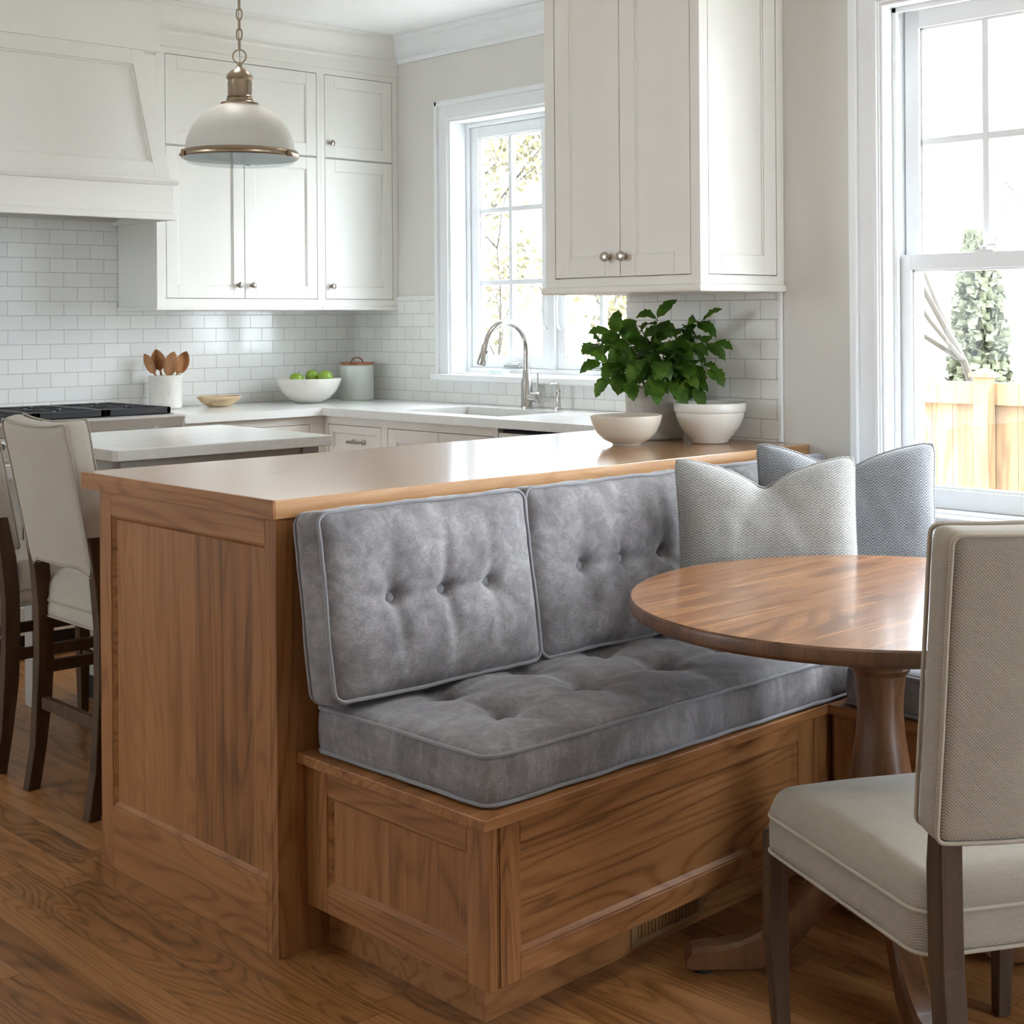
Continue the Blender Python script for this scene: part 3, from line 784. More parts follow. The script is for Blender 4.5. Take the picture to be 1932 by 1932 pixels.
box(bm, SX0 - th, SX0 + e, SY0 - th, SY1 + th, .70, .880); box(bm, SX1 - e, SX1 + th, SY0 - th, SY1 + th, .70, .880)
box(bm, SX0 + e, SX1 - e, SY0 - th, SY0 + e, .70, .880); box(bm, SX0 + e, SX1 - e, SY1 - e, SY1 + th, .70, .880); box(bm, SX0, SX1, SY0, SY1, .69, .70)
build('basin', bm, plain('sink_steel', (128, 126, 124), .35, .8), s); bm = B(); lathe(bm, [(.04, 0), (.04, .003), (.02, .002), (0, .001)], (4.12, 4.77, .7005), 24); build('drain', bm, CHROME, s, smooth=40)

# faucet
FX, FYY = 4.345, 4.775
f = thing('faucet', 'tall gooseneck pull-down faucet behind the sink', 'faucet', (FX, FYY, .915))
bm = B(); lathe(bm, [(.027, 0), (.027, .006), (.027, .010), (.0255, .012), (.0255, .118), (.022, .128), (.0185, .135), (.018, .165), (.016, .17)], (FX, FYY, .9152), 28); build('base', bm, CHROME, f, smooth=40)
bm = B(); pts = [(FX, FYY, 1.075), (FX, FYY, 1.17)]
R = .105
for k in range(0, 15):
    a = PI * k / 14 * .93; pts.append((FX - R + R * math.cos(a), FYY + .03 * (1 - math.cos(a)) * .5, 1.175 + R * 1.12 * math.sin(a)))
tube(bm, pts, .0140, 14); build('spout', bm, CHROME, f, smooth=40)
e = Vector(pts[-1]); d = (Vector(pts[-1]) - Vector(pts[-2])).normalized()
bm = B(); tube(bm, [e, e + d * .004, e + d * .008, e + d * .05, e + d * .09, e + d * .094], [.0155, .0155, .0175, .019, .020, .018], 18); sh = build('spray_head', bm, CHROME, f, smooth=40)
bm = B(); p = e + d * .03 + Vector((-.0, -.0165, .0)); rb_ = p; tube(bm, [p, p + d * .014], .004, 8); build('spray_button', bm, DARK, sh)
bm = B(); tube(bm, [(FX, FYY, .965), (FX + .0, FYY - .062, .965)], .020, 20); lathe(bm, [(.021, 0), (.024, .006), (.024, .02), (.018, .026), (0, .027)], (FX, FYY - .055, .965), 22, axis=(0, -1, 0))
hd = build('valve_body', bm, CHROME, f, smooth=40)
bm = B(); tube(bm, [(FX, FYY - .068, .98), (FX, FYY - .070, 1.02), (FX, FYY - .072, 1.072)], [.005, .0045, .0045], 10); build('lever', bm, CHROME, hd, smooth=40)
f = thing('soap_dispenser', 'small chrome soap dispenser to the right of the faucet', 'soap dispenser', (4.345, 4.575, .915))
bm = B(); lathe(bm, [(.022, 0), (.022, .005), (.012, .010), (.011, .02), (.013, .024), (.010, .03), (.010, .075), (.012, .08), (.009, .09), (.006, .11), (.005, .115), (0, .116)], (4.345, 4.575, .9152), 20); build('body', bm, CHROME, f, smooth=40)
bm = B(); tube(bm, [(4.345, 4.575, 1.02), (4.33, 4.575, 1.03), (4.30, 4.576, 1.028)], .004, 8); build('nozzle', bm, CHROME, f, smooth=40)
bm = B()
rbox(bm, (.028, .05, .012), (.015, .02, .01), .008, fn=lambda P, p: P + Vector((0, 0, .006 * mn.noise(P * 40))), M=Matrix.Translation((XK + .03, 5.09, 1.0635)))
tag(build('folded_cloth', bm, MINT, None, smooth='all'), 'small pale mint cloth on the kitchen window sill left of the faucet', 'cloth')

# ------------------------------------------------------------------ countertop items
def lobj(name, prof, mat, loc, lab, cat, n=48, wob=None, group=None):
    bm = B(); lathe(bm, prof, (0, 0, 0), n, wob=wob); o = build(name, bm, mat, None, smooth=50); o.location = loc; tag(o, lab, cat, group); return o
CK = (3.295, 6.045, .9155)
cr = thing('utensil_crock', 'white stoneware crock holding wooden spoons beside the range', 'crock', CK)
bm = B(); lathe(bm, [(.066, 0), (.071, .004), (.0725, .01), (.0725, .138), (.075, .141), (.075, .149), (.072, .151), (.067, .149), (.066, .02), (0, .018)], CK, 48); build('jar', bm, CERAM, cr, smooth=50)
bm = B()
pc = Vector(CK); dv = Vector((-CK[0], -CK[1], 0)).normalized(); rt_ = Vector((-dv.y, dv.x, 0))
for a in range(0, 3):
    cc = pc + dv * .0728 + rt_ * (.016 - .0) + Vector((0, 0, .095 - a * .013))
    tube(bm, [cc + rt_ * (.006 * math.cos(t)) + Vector((0, 0, .007 * math.sin(t))) for t in [2 * PI * k / 10 for k in range(10)]], .0012, 6, closed=True)
build('embossed_mark', bm, CERAM, cr, smooth='all')
def spoon(base, tip, w, ln, lab, twist=0, flat=False):
    base = Vector(base); tip = Vector(tip); d = (tip - base); L = d.length; d.normalize()
    view = Vector((-.69, -.72, 0)); side = d.cross(view).normalized(); nrm = side.cross(d)
    side = (side * math.cos(twist) + nrm * math.sin(twist)).normalized(); nrm = side.cross(d)
    bm = B(); N = 26; rings = []
    for i in range(N + 1):
        s_ = L * i / N
        k = (s_ - (L - ln)) / ln
        if k < 0: hw, ht = .0048, .004
        else:
            hw = .0048 * (1 - k) + w / 2 * (math.sin(PI * min(1, k * .93 + .07)) ** .6); ht = .004 - .0012 * k
            if k > .995: hw = .004
        dish = 0 if k < 0 or flat else -.010 * math.sin(PI * k)
        c_ = base + d * s_ + nrm * dish
        ring = []
        for q in range(10):
            a = 2 * PI * q / 10; cu = 0 if (k < 0 or flat) else .010 * math.sin(PI * k) * (math.cos(a) ** 2)
            ring.append(bm.verts.new(c_ + side * (hw * math.cos(a)) + nrm * (ht * math.sin(a) + cu)))
        rings.append(ring)
    for a, b in zip(rings, rings[1:]):
        for q in range(10): bm.faces.new((a[q], a[(q + 1) % 10], b[(q + 1) % 10], b[q]))
    bm.faces.new(rings[0]); bm.faces.new(rings[-1])
    o = build('wooden_spoon', bm, WSPOON, None, smooth='all'); tag(o, lab, 'spoon', 'wooden utensils in the crock'); return o
cb = Vector((CK[0], CK[1], .937)); rr = Vector((.718, -.696, 0))
spoon(cb + rr * .02, cb + rr * -.095 + Vector((0, 0, .225)), .055, .095, 'dark wooden spoon leaning furthest left in the crock', .5)
spoon(cb + rr * .0 + Vector((.02, .02, 0)), cb + rr * -.052 + Vector((.02, .02, .245)), .062, .09, 'lighter wooden spoon upright behind the leftmost one', .1)
spoon(cb + rr * -.02 + Vector((-.015, -.015, 0)), cb + rr * .048 + Vector((-.02, -.02, .235)), .064, .105, 'broad dark wooden spatula right of centre in the crock', .2, True)
spoon(cb + rr * -.01 + Vector((.02, .02, 0)), cb + rr * .092 + Vector((.01, .01, .235)), .06, .105, 'wooden spoon leaning furthest right in the crock', -.4)
lobj('wooden_bowl', [(.045, 0), (.05, .002), (.078, .018), (.096, .038), (.101, .047), (.098, .048), (.085, .034), (.05, .014), (0, .010)], WBOWL, (3.535, 5.99, .9155), 'shallow pale wooden bowl between the crock and the apple bowl', 'bowl', wob=lambda a, z: 1 + .015 * math.sin(3 * a + 1))
AB = Vector((3.985, 5.93, .9155))
lobj('fruit_bowl', [(.055, 0), (.062, .003), (.100, .022), (.132, .055), (.150, .092), (.157, .114), (.154, .117), (.147, .112), (.128, .060), (.095, .030), (.05, .014), (0, .012)], CERAM, AB, 'large white bowl of green apples on the back counter', 'bowl', wob=lambda a, z: 1 + .008 * math.sin(2 * a))
apples = [(-.055, -.02, .110, 'leftmost green apple in the white bowl'), (.012, .03, .122, 'middle green apple in the white bowl'), (.082, -.012, .119, 'rightmost green apple in the white bowl'), (-.005, .075, .075, 'green apple at the back of the white bowl hidden by the others')]
for i, (u, vv, z, lab) in enumerate(apples[:3]):
    p = AB + rr * u + Vector((.69, .72, 0)) * vv + Vector((0, 0, z))
    bm = B(); r = .034
    lathe(bm, [(0, -.026), (.010, -.030), (.022, -.028), (.032, -.012), (.035, .004), (.031, .020), (.020, .029), (.008, .028), (0, .023)], (0, 0, 0), 28)
    o = build('green_apple', bm, APPLE, None, smooth='all'); o.location = p; tag(o, lab, 'apple', 'green apples in the white bowl'); o.rotation_euler = (.2 * i, .25, i)
    bm = B(); tube(bm, [(0, 0, .024), (.002, 0, .034), (.004, .001, .04)], .0014, 6); build('apple_stem', bm, STEMM, o, local=True)
CN = Vector((4.285, 5.955, .9155))
cn = thing('canister', 'pale glazed canister with wooden lid and leather loop in the counter corner', 'canister', CN)
bm = B(); lathe(bm, [(.078, 0), (.081, .004), (.082, .01), (.082, .165), (.080, .172), (.078, .174), (0, .174)], CN, 48); build('jar', bm, CANM, cn, smooth=50)
bm = B(); lathe(bm, [(.081, .1745), (.083, .176), (.083, .183), (.080, .186), (0, .186)], CN, 48); ld = build('lid', bm, WLID, cn, smooth=50)
bm = B(); tube(bm, [CN + rr * (.028 * math.cos(a)) + Vector((0, 0, .185 + .024 * math.sin(a))) for a in [PI * k / 12 for k in range(13)]], .0035, 8); build('leather_loop', bm, LEATH, ld, smooth='all')

# outlet cover on tile? (none clearly visible)

# ------------------------------------------------------------------ island
isl = thing('kitchen_island', 'grey kitchen island with white quartz top behind the wooden peninsula', 'island', (2.5, 4.5, 0))
bm = B(); ngonprism(bm, [(2.11, 4.165), (2.893, 4.165), (2.913, 4.70), (2.913, 4.93), (2.0975, 4.93), (2.0975, 4.178)], .880, .915)
build('quartz_top', bm, QUARTZ, isl, bevel=.003)
bm = B()
box(bm, 2.32, 2.84, 4.24, 4.88, .09, .8795)
build('cabinet_body', bm, ISLP, isl, bevel=.002)
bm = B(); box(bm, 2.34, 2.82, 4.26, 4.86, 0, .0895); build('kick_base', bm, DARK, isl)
for (a, b) in ((2.137, 4.205), (2.80, 4.205), (2.137, 4.845)):
    bm = B(); box(bm, a, a + (.043 if a < 2.5 else .065), b, b + .06, 0, .8795); build('corner_post', bm, ISLP, isl, bevel=.003)
bm = B(); box(bm, 2.1805, 2.7995, 4.215, 4.2395, .80, .8795); build('top_rail', bm, ISLP, isl, bevel=.002)

# ------------------------------------------------------------------ nook upper cabinet
XCA, YQ = 3.06, 2.65
nc = thing('upper_cabinet', 'tall white wall cabinet above the potted plant with two doors and a side panel', 'cabinet', (3.25, 2.95, 1.378))
bm = B(); box(bm, XCA + .0205, XW - .010, YQ + .0205, 3.272, 1.40, 2.689); build('carcass', bm, CABW, nc)
FA = Fr((XCA, 0, 0), (0, -1, 0), (-1, 0, 0)); FBn = Fr((0, YQ, 0), (1, 0, 0), (0, -1, 0))
face_frame(FA, -3.272, -YQ, 1.40, 2.689, [(-3.231, -2.684, 1.424, 2.65)], nc, CABW)
for (a, b, k, kn) in ((-3.231, -2.9575 + GAP - .0012, -2.999, 0), (-2.9575 - GAP + .0012, -2.684, -2.934, 0)):
    d = shaker(FA, a, b, 1.424, 2.65, nc, CABW, st=.060, flush=0)
    knob(FA, k, 1.484, d, r=.015, l=.032)
face_frame(FBn, XCA + .0202, XW - .001, 1.40, 2.689, [(3.094, 3.399, 1.424, 2.65)], nc, CABW)
shaker(FBn, 3.094, 3.399, 1.424, 2.65, nc, CABW, name='side_panel', st=.055)
bm = B()
box(bm, XCA - .012, XW - .001, YQ - .010, 3.284, 1.378, 1.3995)
build('bottom_moulding', bm, CABW, nc, bevel=.005)

# ------------------------------------------------------------------ peninsula
PX, PY0, PY1 = 1.645, 2.572, 3.345
pen = thing('peninsula_counter', 'long waist-high wooden peninsula with oak counter top behind the grey banquette', 'counter', (2.5, 2.95, 0))
bm = B(); box(bm, 1.6402, XW - .001, 2.565, 3.42, .8985, .938); build('counter_top', bm, WTOP, pen, bevel=.0015, segs=2)
bm = B(); box(bm, 1.634, 1.640, 2.565, 3.42, .8985, .938); build('edge_band', bm, WC['y'], pen, bevel=.001)
bm = B(); box(bm, PX + .0205, XW - .001, PY0 + .0005, PY1, .0, .898); build('body', bm, WC['z'], pen)
FE = Fr((PX + .02, 0, 0), (0, -1, 0), (-1, 0, 0))
def wood_panel(F, u0, u1, v0, v1, stL, stR, rt, rbm, parent, matz, math_, matp, th=.02, rec=.011):
    bm = B(); ub(bm, F, u0, u0 + stL, v0, v1, 0, th); build('stile', bm, matz, parent, bevel=.0012, segs=1)
    bm = B(); ub(bm, F, u1 - stR, u1, v0, v1, 0, th); build('stile', bm, matz, parent, bevel=.0012, segs=1)
    bm = B(); ub(bm, F, u0 + stL + .0004, u1 - stR - .0004, v1 - rt, v1, 0, th); build('rail', bm, math_, parent, bevel=.0012, segs=1)
    bm = B(); ub(bm, F, u0 + stL + .0004, u1 - stR - .0004, v0, v0 + rbm, 0, th); build('rail', bm, math_, parent, bevel=.0012, segs=1)
    bm = B(); ub(bm, F, u0 + stL, u1 - stR, v0 + rbm, v1 - rt, 0, th - rec); build('panel', bm, matp, parent)
    # sloping bead around the panel
    a, b, c_, d = u0 + stL, u1 - stR, v0 + rbm, v1 - rt; e = .012; w0 = th - .001; w1 = th - rec - .001
    bm = B()
    def wedge(P):
        vs = [bm.verts.new(F.p(*q)) for q in P]; bm.faces.new(vs)
    o4 = [(a, c_), (b, c_), (b, d), (a, d)]; i4 = [(a + e, c_ + e), (b - e, c_ + e), (b - e, d - e), (a + e, d - e)]
    m4 = [(a + .003, c_ + .003), (b - .003, c_ + .003), (b - .003, d - .003), (a + .003, d - .003)]
    for k in range(4):
        p, q, r, s_ = o4[k], o4[(k + 1) % 4], i4[(k + 1) % 4], i4[k]; m1, m2 = m4[k], m4[(k + 1) % 4]
        wedge([(p[0], p[1], w0 - .002), (q[0], q[1], w0 - .002), (m2[0], m2[1], w0 - .002), (m1[0], m1[1], w0 - .002)])
        wedge([(m1[0], m1[1], w0 - .002), (m2[0], m2[1], w0 - .002), (r[0], r[1], w1), (s_[0], s_[1], w1)])
        wedge([(s_[0], s_[1], w1), (r[0], r[1], w1), (q[0], q[1], .001), (p[0], p[1], .001)])
    build('bead_moulding', bm, math_, parent)
wood_panel(FE, -PY1, -(PY0 + .021), 0, .898, .058, .020, .055, .148, pen, WC['z'], WC['y'], WPANEL)
bm = B(); box(bm, PX, PX + .048, PY0, PY0 + .021, 0, .898); build('corner_post', bm, WC['z'], pen, bevel=.0015)
bm = B(); box(bm, PX + .0485, XW - .001, PY0 - .0, PY0 + .0004, 0, .898)
bm.free()

# ------------------------------------------------------------------ banquette bench
YB0, YB1 = 1.992, 2.030      # front line runs very slightly out of square
XB, XR = 1.713, 2.775
ba = thing('banquette_bench', 'wooden banquette bench built against the peninsula, panelled front with floor vent', 'bench', (2.2, 2.3, 0))
dirx = Vector((XR - XB, YB1 - YB0, 0)).normalized()
FF = Fr((XB, YB0 + .02, 0), dirx, (dirx.y, -dirx.x, 0))
LB = (Vector((XR, YB1)) - Vector((XB, YB0))).length
zs0, zs1 = .392, .414
bm = B(); ngonprism(bm, [(XB - .022, YB0 - .014), (XR - .014, YB1 - .014), (XW - .002, YB1 + .0), (XW - .002, PY0 - .001), (XB - .022, PY0 - .001)], zs0, zs1); build('seat_board', bm, WC['x'], ba, bevel=.002)
bm = B(); ngonprism(bm, [(XB + .021, YB0 + .021), (XR - .0, YB1 + .021), (XW - .003, YB1 + .03), (XW - .003, PY0 - .001), (XB + .021, PY0 - .001)], .10, zs0 - .0005); build('box_body', bm, WC['x'], ba)
ky = .078
bm = B(); ngonprism(bm, [(XB + .055, YB0 + ky), (XR + .06, YB1 + ky), (XW - .003, YB1 + ky), (XW - .003, PY0 - .001), (XB + .055, PY0 - .001)], 0, .0995); kp = build('kick_plate', bm, WC['x'], ba)
# end panel
FEB = Fr((XB + .02, 0, 0), (0, -1, 0), (-1, 0, 0))
wood_panel(FEB, -(PY0 - .001), -(YB0 + .0), .096, zs0 - .0005, .075, .062, .055, .054, ba, WC['z'], WC['y'], wood('oak_end_panel', 'z', rough=.42, ringamt=.12, tint=.1, board=('y', .15), **CW))
# front: post, gap, door-like panel
bm = B(); ub(bm, FF, .0205, .0225, .096, zs0 - .0005, .0, .02); build('corner_post', bm, WC['z'], ba)
wood_panel(FF, .0265, LB - .052, .096, zs0 - .0015, .050, .062, .042, .046, ba, WC['z'], WC['x'], WPANELX)
bm = B(); ub(bm, FF, LB - .050, LB + .02, .096, zs0 - .0005, .0, .02); build('corner_post', bm, WC['z'], ba, bevel=.001)
# vent grille in the kick
FKK = Fr((XB, YB0 + ky, 0), dirx, (dirx.y, -dirx.x, 0))
u0 = 2.173 - XB; u1 = 2.409 - XB
v = thing('floor_vent', 'bronze slotted air vent in the kick plate under the banquette', 'vent', (2.29, 2.08, .012))
bm = B(); ub(bm, FKK, u0, u1, .010, .022, .0005, .006); ub(bm, FKK, u0, u1, .078, .088, .0005, .006); ub(bm, FKK, u0, u0 + .02, .022, .078, .0005, .006); ub(bm, FKK, u1 - .02, u1, .022, .078, .0005, .006)
build('vent_frame', bm, VENTM, v, bevel=.001)
bm = B(); ub(bm, FKK, u0 + .02, u1 - .02, .022, .078, .0005, .0012); build('vent_backing', bm, DARK, v)
bm = B(); n = 18
for i in range(n):
    uu = u0 + .024 + (u1 - u0 - .048) * i / (n - 1); ub(bm, FKK, uu - .0016, uu + .0016, .022, .078, .0013, .005)
o = build('vent_slats', bm, VENTM, v)
# return bench under the window
rb2 = thing('banquette_bench', 'wooden banquette bench running under the nook window behind the round table', 'bench', (3.1, 1.2, 0))
FR2 = Fr((XR + .02, 0, 0), (0, -1, 0), (-1, 0, 0))
bm = B(); box(bm, XR - .014, XW - .002, -.3, YB1 - .0145, zs0, zs1); build('seat_board', bm, WC['y'], rb2, bevel=.002)
bm = B(); box(bm, XR + .021, XW - .003, -.3, YB1 - .001, .10, zs0 - .0005); build('box_body', bm, WC['y'], rb2)
bm = B(); box(bm, XR + .07, XW - .003, -.3, YB1, 0, .0995); build('kick_plate', bm, WC['y'], rb2)
y = YB1 - .02
bm = B(); ub(bm, FR2, -y, -y + .085, .096, zs0 - .0005, 0, .02); build('corner_post', bm, WC['z'], rb2, bevel=.001)
for (a, b) in ((-y + .089, -y + 1.05), (-y + 1.054, .3)):
    wood_panel(FR2, a, b, .096, zs0 - .0015, .055, .055, .042, .046, rb2, WC['z'], WC['y'], WC['y'])

# ------------------------------------------------------------------ cushions
def tuft_fn(tufts, hx, hy, A, sig, crown, folds, creaseC, seed, edge_w=.10, lines=None):
    rnd = random.Random(seed); ph = [rnd.uniform(0, 6) for _ in tufts]
    def f(x, y):
        ux = min(1, abs(x) / hx); uy = min(1, abs(y) / hy)
        z = crown * (1 - ux ** 5) * (1 - uy ** 4)
        fade = min(1, (1 - ux) * hx / .05) * min(1, (1 - uy) * hy / .05); fade = max(0, fade)
        dz = 0
        for i, (tx, ty) in enumerate(tufts):
            dx, dy = x - tx, y - ty; r = math.hypot(dx, dy)
            dz -= A * math.exp(-(r / sig)) 
            th = math.atan2(dy, dx)
            fo = folds * math.exp(-((r - .05) / .05) ** 2)
            dz -= fo * max(0, math.cos(3.0 * th + ph[i] + 1.3 * mn.noise(Vector((x * 6, y * 6, seed))))) ** 4
        for (a, b, amt, wd) in (lines or []):
            ax, ay = a; bx, by = b; L2 = (bx - ax) ** 2 + (by - ay) ** 2
            t = max(0, min(1, ((x - ax) * (bx - ax) + (y - ay) * (by - ay)) / L2))
            wob = .006 * mn.noise(Vector((x * 14, y * 14, seed + 3)))
            d = math.hypot(x - ax - t * (bx - ax), y - ay - t * (by - ay)) + wob
            dz -= amt * math.exp(-(d / wd) ** 2) * (.35 + .65 * (1 - t)) if amt > 0 else 0
        n1 = .0035 * mn.noise(Vector((x * 7, y * 7, seed))) + .0012 * mn.noise(Vector((x * 22, y * 22, seed + 9)))
        return z + dz * fade + n1 * fade
    return f

def piped_cushion(name, lab, hx, hy, hz, M, tufts, A, sig, crown, folds, lines, seed, step=.011, buttons=False, group=None, r=.03, sag=None, rz=.016):
    """local: x width, y depth, z thickness (front face = +z)"""
    c = thing(name, lab, 'cushion', (0, 0, 0), group)
    ff = tuft_fn(tufts, hx - .005, hy - .005, A, sig, crown, folds, 0, seed, lines=lines)
    def edge(x, y):   # outline wobble
        w = .004 * mn.noise(Vector((x * 5, y * 5, seed + 5))) + .0015 * mn.noise(Vector((x * 19, y * 19, seed + 6)))
        return w
    def fn(P, p):
        Q = P.copy(); k = max(0, P.z / hz)
        if P.z > hz * .6: Q.z += ff(P.x, P.y) * min(1, (P.z / hz - .6) / .4)
        # sides bulge
        s = (1 - (P.z / hz) ** 2) * .006
        nx = P.x / hx; ny = P.y / hy
        if abs(nx) > .9: Q.x += math.copysign(s + edge(P.y * 2, P.z * 6) + .0012 * mn.noise(Vector((P.y * 40, P.z * 5, seed))), nx) * (abs(nx) - .9) * 10
        if abs(ny) > .85: Q.y += math.copysign(s + edge(P.x * 2, P.z * 6) + .0014 * mn.noise(Vector((P.x * 40, P.z * 5, seed))), ny) * (abs(ny) - .85) / .15
        if sag: Q += sag(P)
        return Q
    bm = B(); rbox(bm, (hx, hy, hz), (r, r, rz), step, fn, rb=rz)
    o = build('cushion_body', bm, VELVET, c, smooth='all')
    for sgn, nm in ((1, 'piping'), (-1, 'piping')):
        pts = []
        for (x, y) in rrect(hx - .001, hy - .001, r, 5, .02):
            p = Vector((x, y, sgn * (hz - .007)))
            nx, ny = x / hx, y / hy
            w = .0025
            if abs(nx) > .97: p.x += math.copysign(w + edge(y * 2, p.z * 6), nx)
            if abs(ny) > .97: p.y += math.copysign(w + edge(x * 2, p.z * 6), ny)
            p.z += .002 * mn.noise(Vector((x * 9, y * 9, seed + 2)))
            if sag: p += sag(Vector((x, y, p.z)))
            pts.append(p)
        bm = B(); tube(bm, pts, .0042, 8, closed=True); build(nm, bm, VPIPE, o, smooth='all')
    if buttons:
        for (tx, ty) in tufts:
            z = hz + ff(tx, ty)
            bm = B(); lathe(bm, [(.011, -.004), (.0125, .000), (.012, .004), (.008, .007), (0, .008)], (tx, ty, z + .014), 20); build('button', bm, VPIPE, o, smooth='all')
    c.matrix_world = M
    c.location = M.to_translation(); c.rotation_euler = M.to_euler()
    return c

# long seat cushion
ang = math.atan2(YB1 - YB0, XR - XB)
cx0, cx1 = 1.722, 3.40
hx, hy, hz = (cx1 - cx0) / 2, .265, .051
tf = []
for i in range(7):
    for j in range(2):
        tf.append((-hx + .20 + i * .235 + (0.0 if j else .0), -.085 + j * .185 + (.0)))
ln = [((t[0], t[1]), (t[0], t[1] + (.12 if t[1] > 0 else -.14)), .007, .020) for t in tf] + [((a[0], a[1]), (a[0] + .235, a[1]), .006, .02) for a in tf] + [((a[0], a[1]), (a[0], a[1] + .18), .006, .02) for a in tf if a[1] < 0]
M = Matrix.Translation(((cx0 + cx1) / 2, (YB0 + YB1) / 2 + .010 + hy, .4148 + hz)) @ Matrix.Rotation(ang * .4, 4, 'Z')
piped_cushion('seat_cushion', 'long tufted grey velvet seat cushion on the banquette along the peninsula', hx, hy, hz, M, tf, .040, .036, .032, .006, ln, 3, step=.0105, r=.028)
# return seat cushion
hx2, hy2 = .83, .315
tf2 = [(-hx2 + .22 + i * .26, -.09 + j * .19) for i in range(6) for j in range(2)]
M = Matrix.Translation((2.782 + hy2, 1.985 - hx2, .4148 + .049)) @ Matrix.Rotation(-PI / 2, 4, 'Z')
piped_cushion('seat_cushion', 'grey velvet seat cushion on the bench under the nook window', hx2, hy2, .049, M, tf2, .035, .04, .018, .004, [], 11, step=.016, r=.028)
# back cushions
BT = [(-.135, -.0), (.0, 0), (.135, 0)]
def backc(x0, x1, lab, seed, tfx, dy=0):
    w = (x1 - x0) / 2
    tt = [(q, .002) for q in tfx]
    H2 = .188
    lines = []
    for q in tfx:
        lines.append(((q, 0), (q + .012, H2 * .95), .009 if abs(q) < .05 else .004, .013)); lines.append(((q, 0), (q + .02, -H2 * .95), .006, .014))
    lines += [((tfx[0], 0), (tfx[1], 0), .006, .010), ((tfx[1], 0), (tfx[0], 0), .006, .010), ((tfx[1], 0), (tfx[2], 0), .006, .010), ((tfx[2], 0), (tfx[1], 0), .006, .010)]
    lines += [((tfx[2], 0), (w * .8, .06), .007, .012), ((tfx[2], 0), (w * .8, -.08), .007, .012), ((tfx[0], 0), (-w * .8, .015), .005, .012), ((tfx[0], 0), (-w * .6, .08), .005, .014)]
    lean = .155
    # local z -> world -y (front), local y -> up
    R_ = Matrix(((1, 0, 0, 0), (0, 0, -1, 0), (0, 1, 0, 0), (0, 0, 0, 1)))
    R_ = Matrix.Rotation(-lean, 4, 'X') @ R_
    M = Matrix.Translation(((x0 + x1) / 2, 2.472 + dy, .726)) @ R_
    c = piped_cushion('back_cushion', lab, w, H2, .050, M, tt, .022, .026, .026, .003, lines, seed, step=.0085, buttons=True, group=None, r=.022)
    return c
backc(1.672, 2.222, 'leftmost button-tufted grey velvet back cushion against the peninsula', 21, [-.125, .012, .135])
backc(2.228, 2.778, 'middle button-tufted grey velvet back cushion, partly hidden by the table edge', 22, [-.135, .0, .135], dy=.002)
backc(2.784, 3.365, 'corner grey velvet back cushion behind the two throw pillows', 23, [-.14, 0, .14], dy=.003)

# throw pillows
def pillow(name, lab, w, h, T, mat, M, seed, chop, corners=.03):
    N = 54; bm = B()
    def P(u, v, s):
        # outline with pointed corners, sides pulled in
        e = corners
        m = max(abs(u), abs(v)); c_r = .16
        if abs(u) > 1 - c_r and abs(v) > 1 - c_r:     # round the corner tips
            du, dv = abs(u) - (1 - c_r), abs(v) - (1 - c_r); L_ = math.hypot(du, dv); k_ = max(du, dv) / L_ if L_ > 0 else 1
            k_ = k_ + (1 - k_) * .45
            ua, va = (1 - c_r + du * k_), (1 - c_r + dv * k_)
        else: ua, va = abs(u), abs(v)
        xu, yv = math.copysign(ua, u), math.copysign(va, v)
        x = xu * (w / 2) * (1 - e * 1.6 * (1 - v * v) ** 1.0 * abs(u) ** 2 * .8)
        y = yv * (h / 2) * (1 - e * 1.6 * (1 - u * u) * abs(v) ** 2)
        t = T * ((1 - u ** 4) ** .46) * ((1 - v ** 4) ** .46) if abs(u) < 1 and abs(v) < 1 else 0
        # chop at top
        k = max(0, (v + .35) / 1.35); g = math.exp(-(abs(u - chop[1]) / chop[2]) ** 1.25)
        y -= chop[0] * g * k ** 1.6
        t *= 1 - .55 * g * k ** 1.5
        t *= 1 + .05 * v * -1
        n = mn.noise(Vector((u * 2.3, v * 2.3, seed + s))) * .008 + mn.noise(Vector((u * 6, v * 6, seed + s * 2))) * .0035
        z = s * (t + n * (1 - u ** 6) * (1 - v ** 6))
        # crease rays from chop
        if v > -.3:
            a = abs(u - chop[1]); z -= s * .010 * math.exp(-((a - .32 * (1 - v) - .06) / .07) ** 2) * k
        return (x, z * -1, y)
    g = {}
    rim = {}
    for s in (1, -1):
        for i in range(N + 1):
            for j in range(N + 1):
                u, v = -1 + 2 * i / N, -1 + 2 * j / N
                # denser near edges
                u = math.sin(u * PI / 2); v = math.sin(v * PI / 2)
                if i in (0, N) or j in (0, N):
                    if (i, j) not in rim: rim[(i, j)] = bm.verts.new(P(u, v, 1))
                    g[(s, i, j)] = rim[(i, j)]
                else: g[(s, i, j)] = bm.verts.new(P(u, v, s))
        for i in range(N):
            for j in range(N):
                bm.faces.new((g[(s, i, j)], g[(s, i + 1, j)], g[(s, i + 1, j + 1)], g[(s, i, j + 1)]))
    path = [rim[(i, 0)].co.copy() for i in range(N)] + [rim[(N, j)].co.copy() for j in range(N)] + [rim[(i, N)].co.copy() for i in range(N, 0, -1)] + [rim[(0, j)].co.copy() for j in range(N, 0, -1)]
    o = build(name, bm, mat, None, smooth='all')
    bm = B(); tube(bm, path, .0045, 8, closed=True)
    build('edge_seam', bm, mat, o, smooth='all', local=True)
    o.matrix_world = M; o.location = M.to_translation(); o.rotation_euler = M.to_euler(); tag(o, lab, 'pillow')
    return o
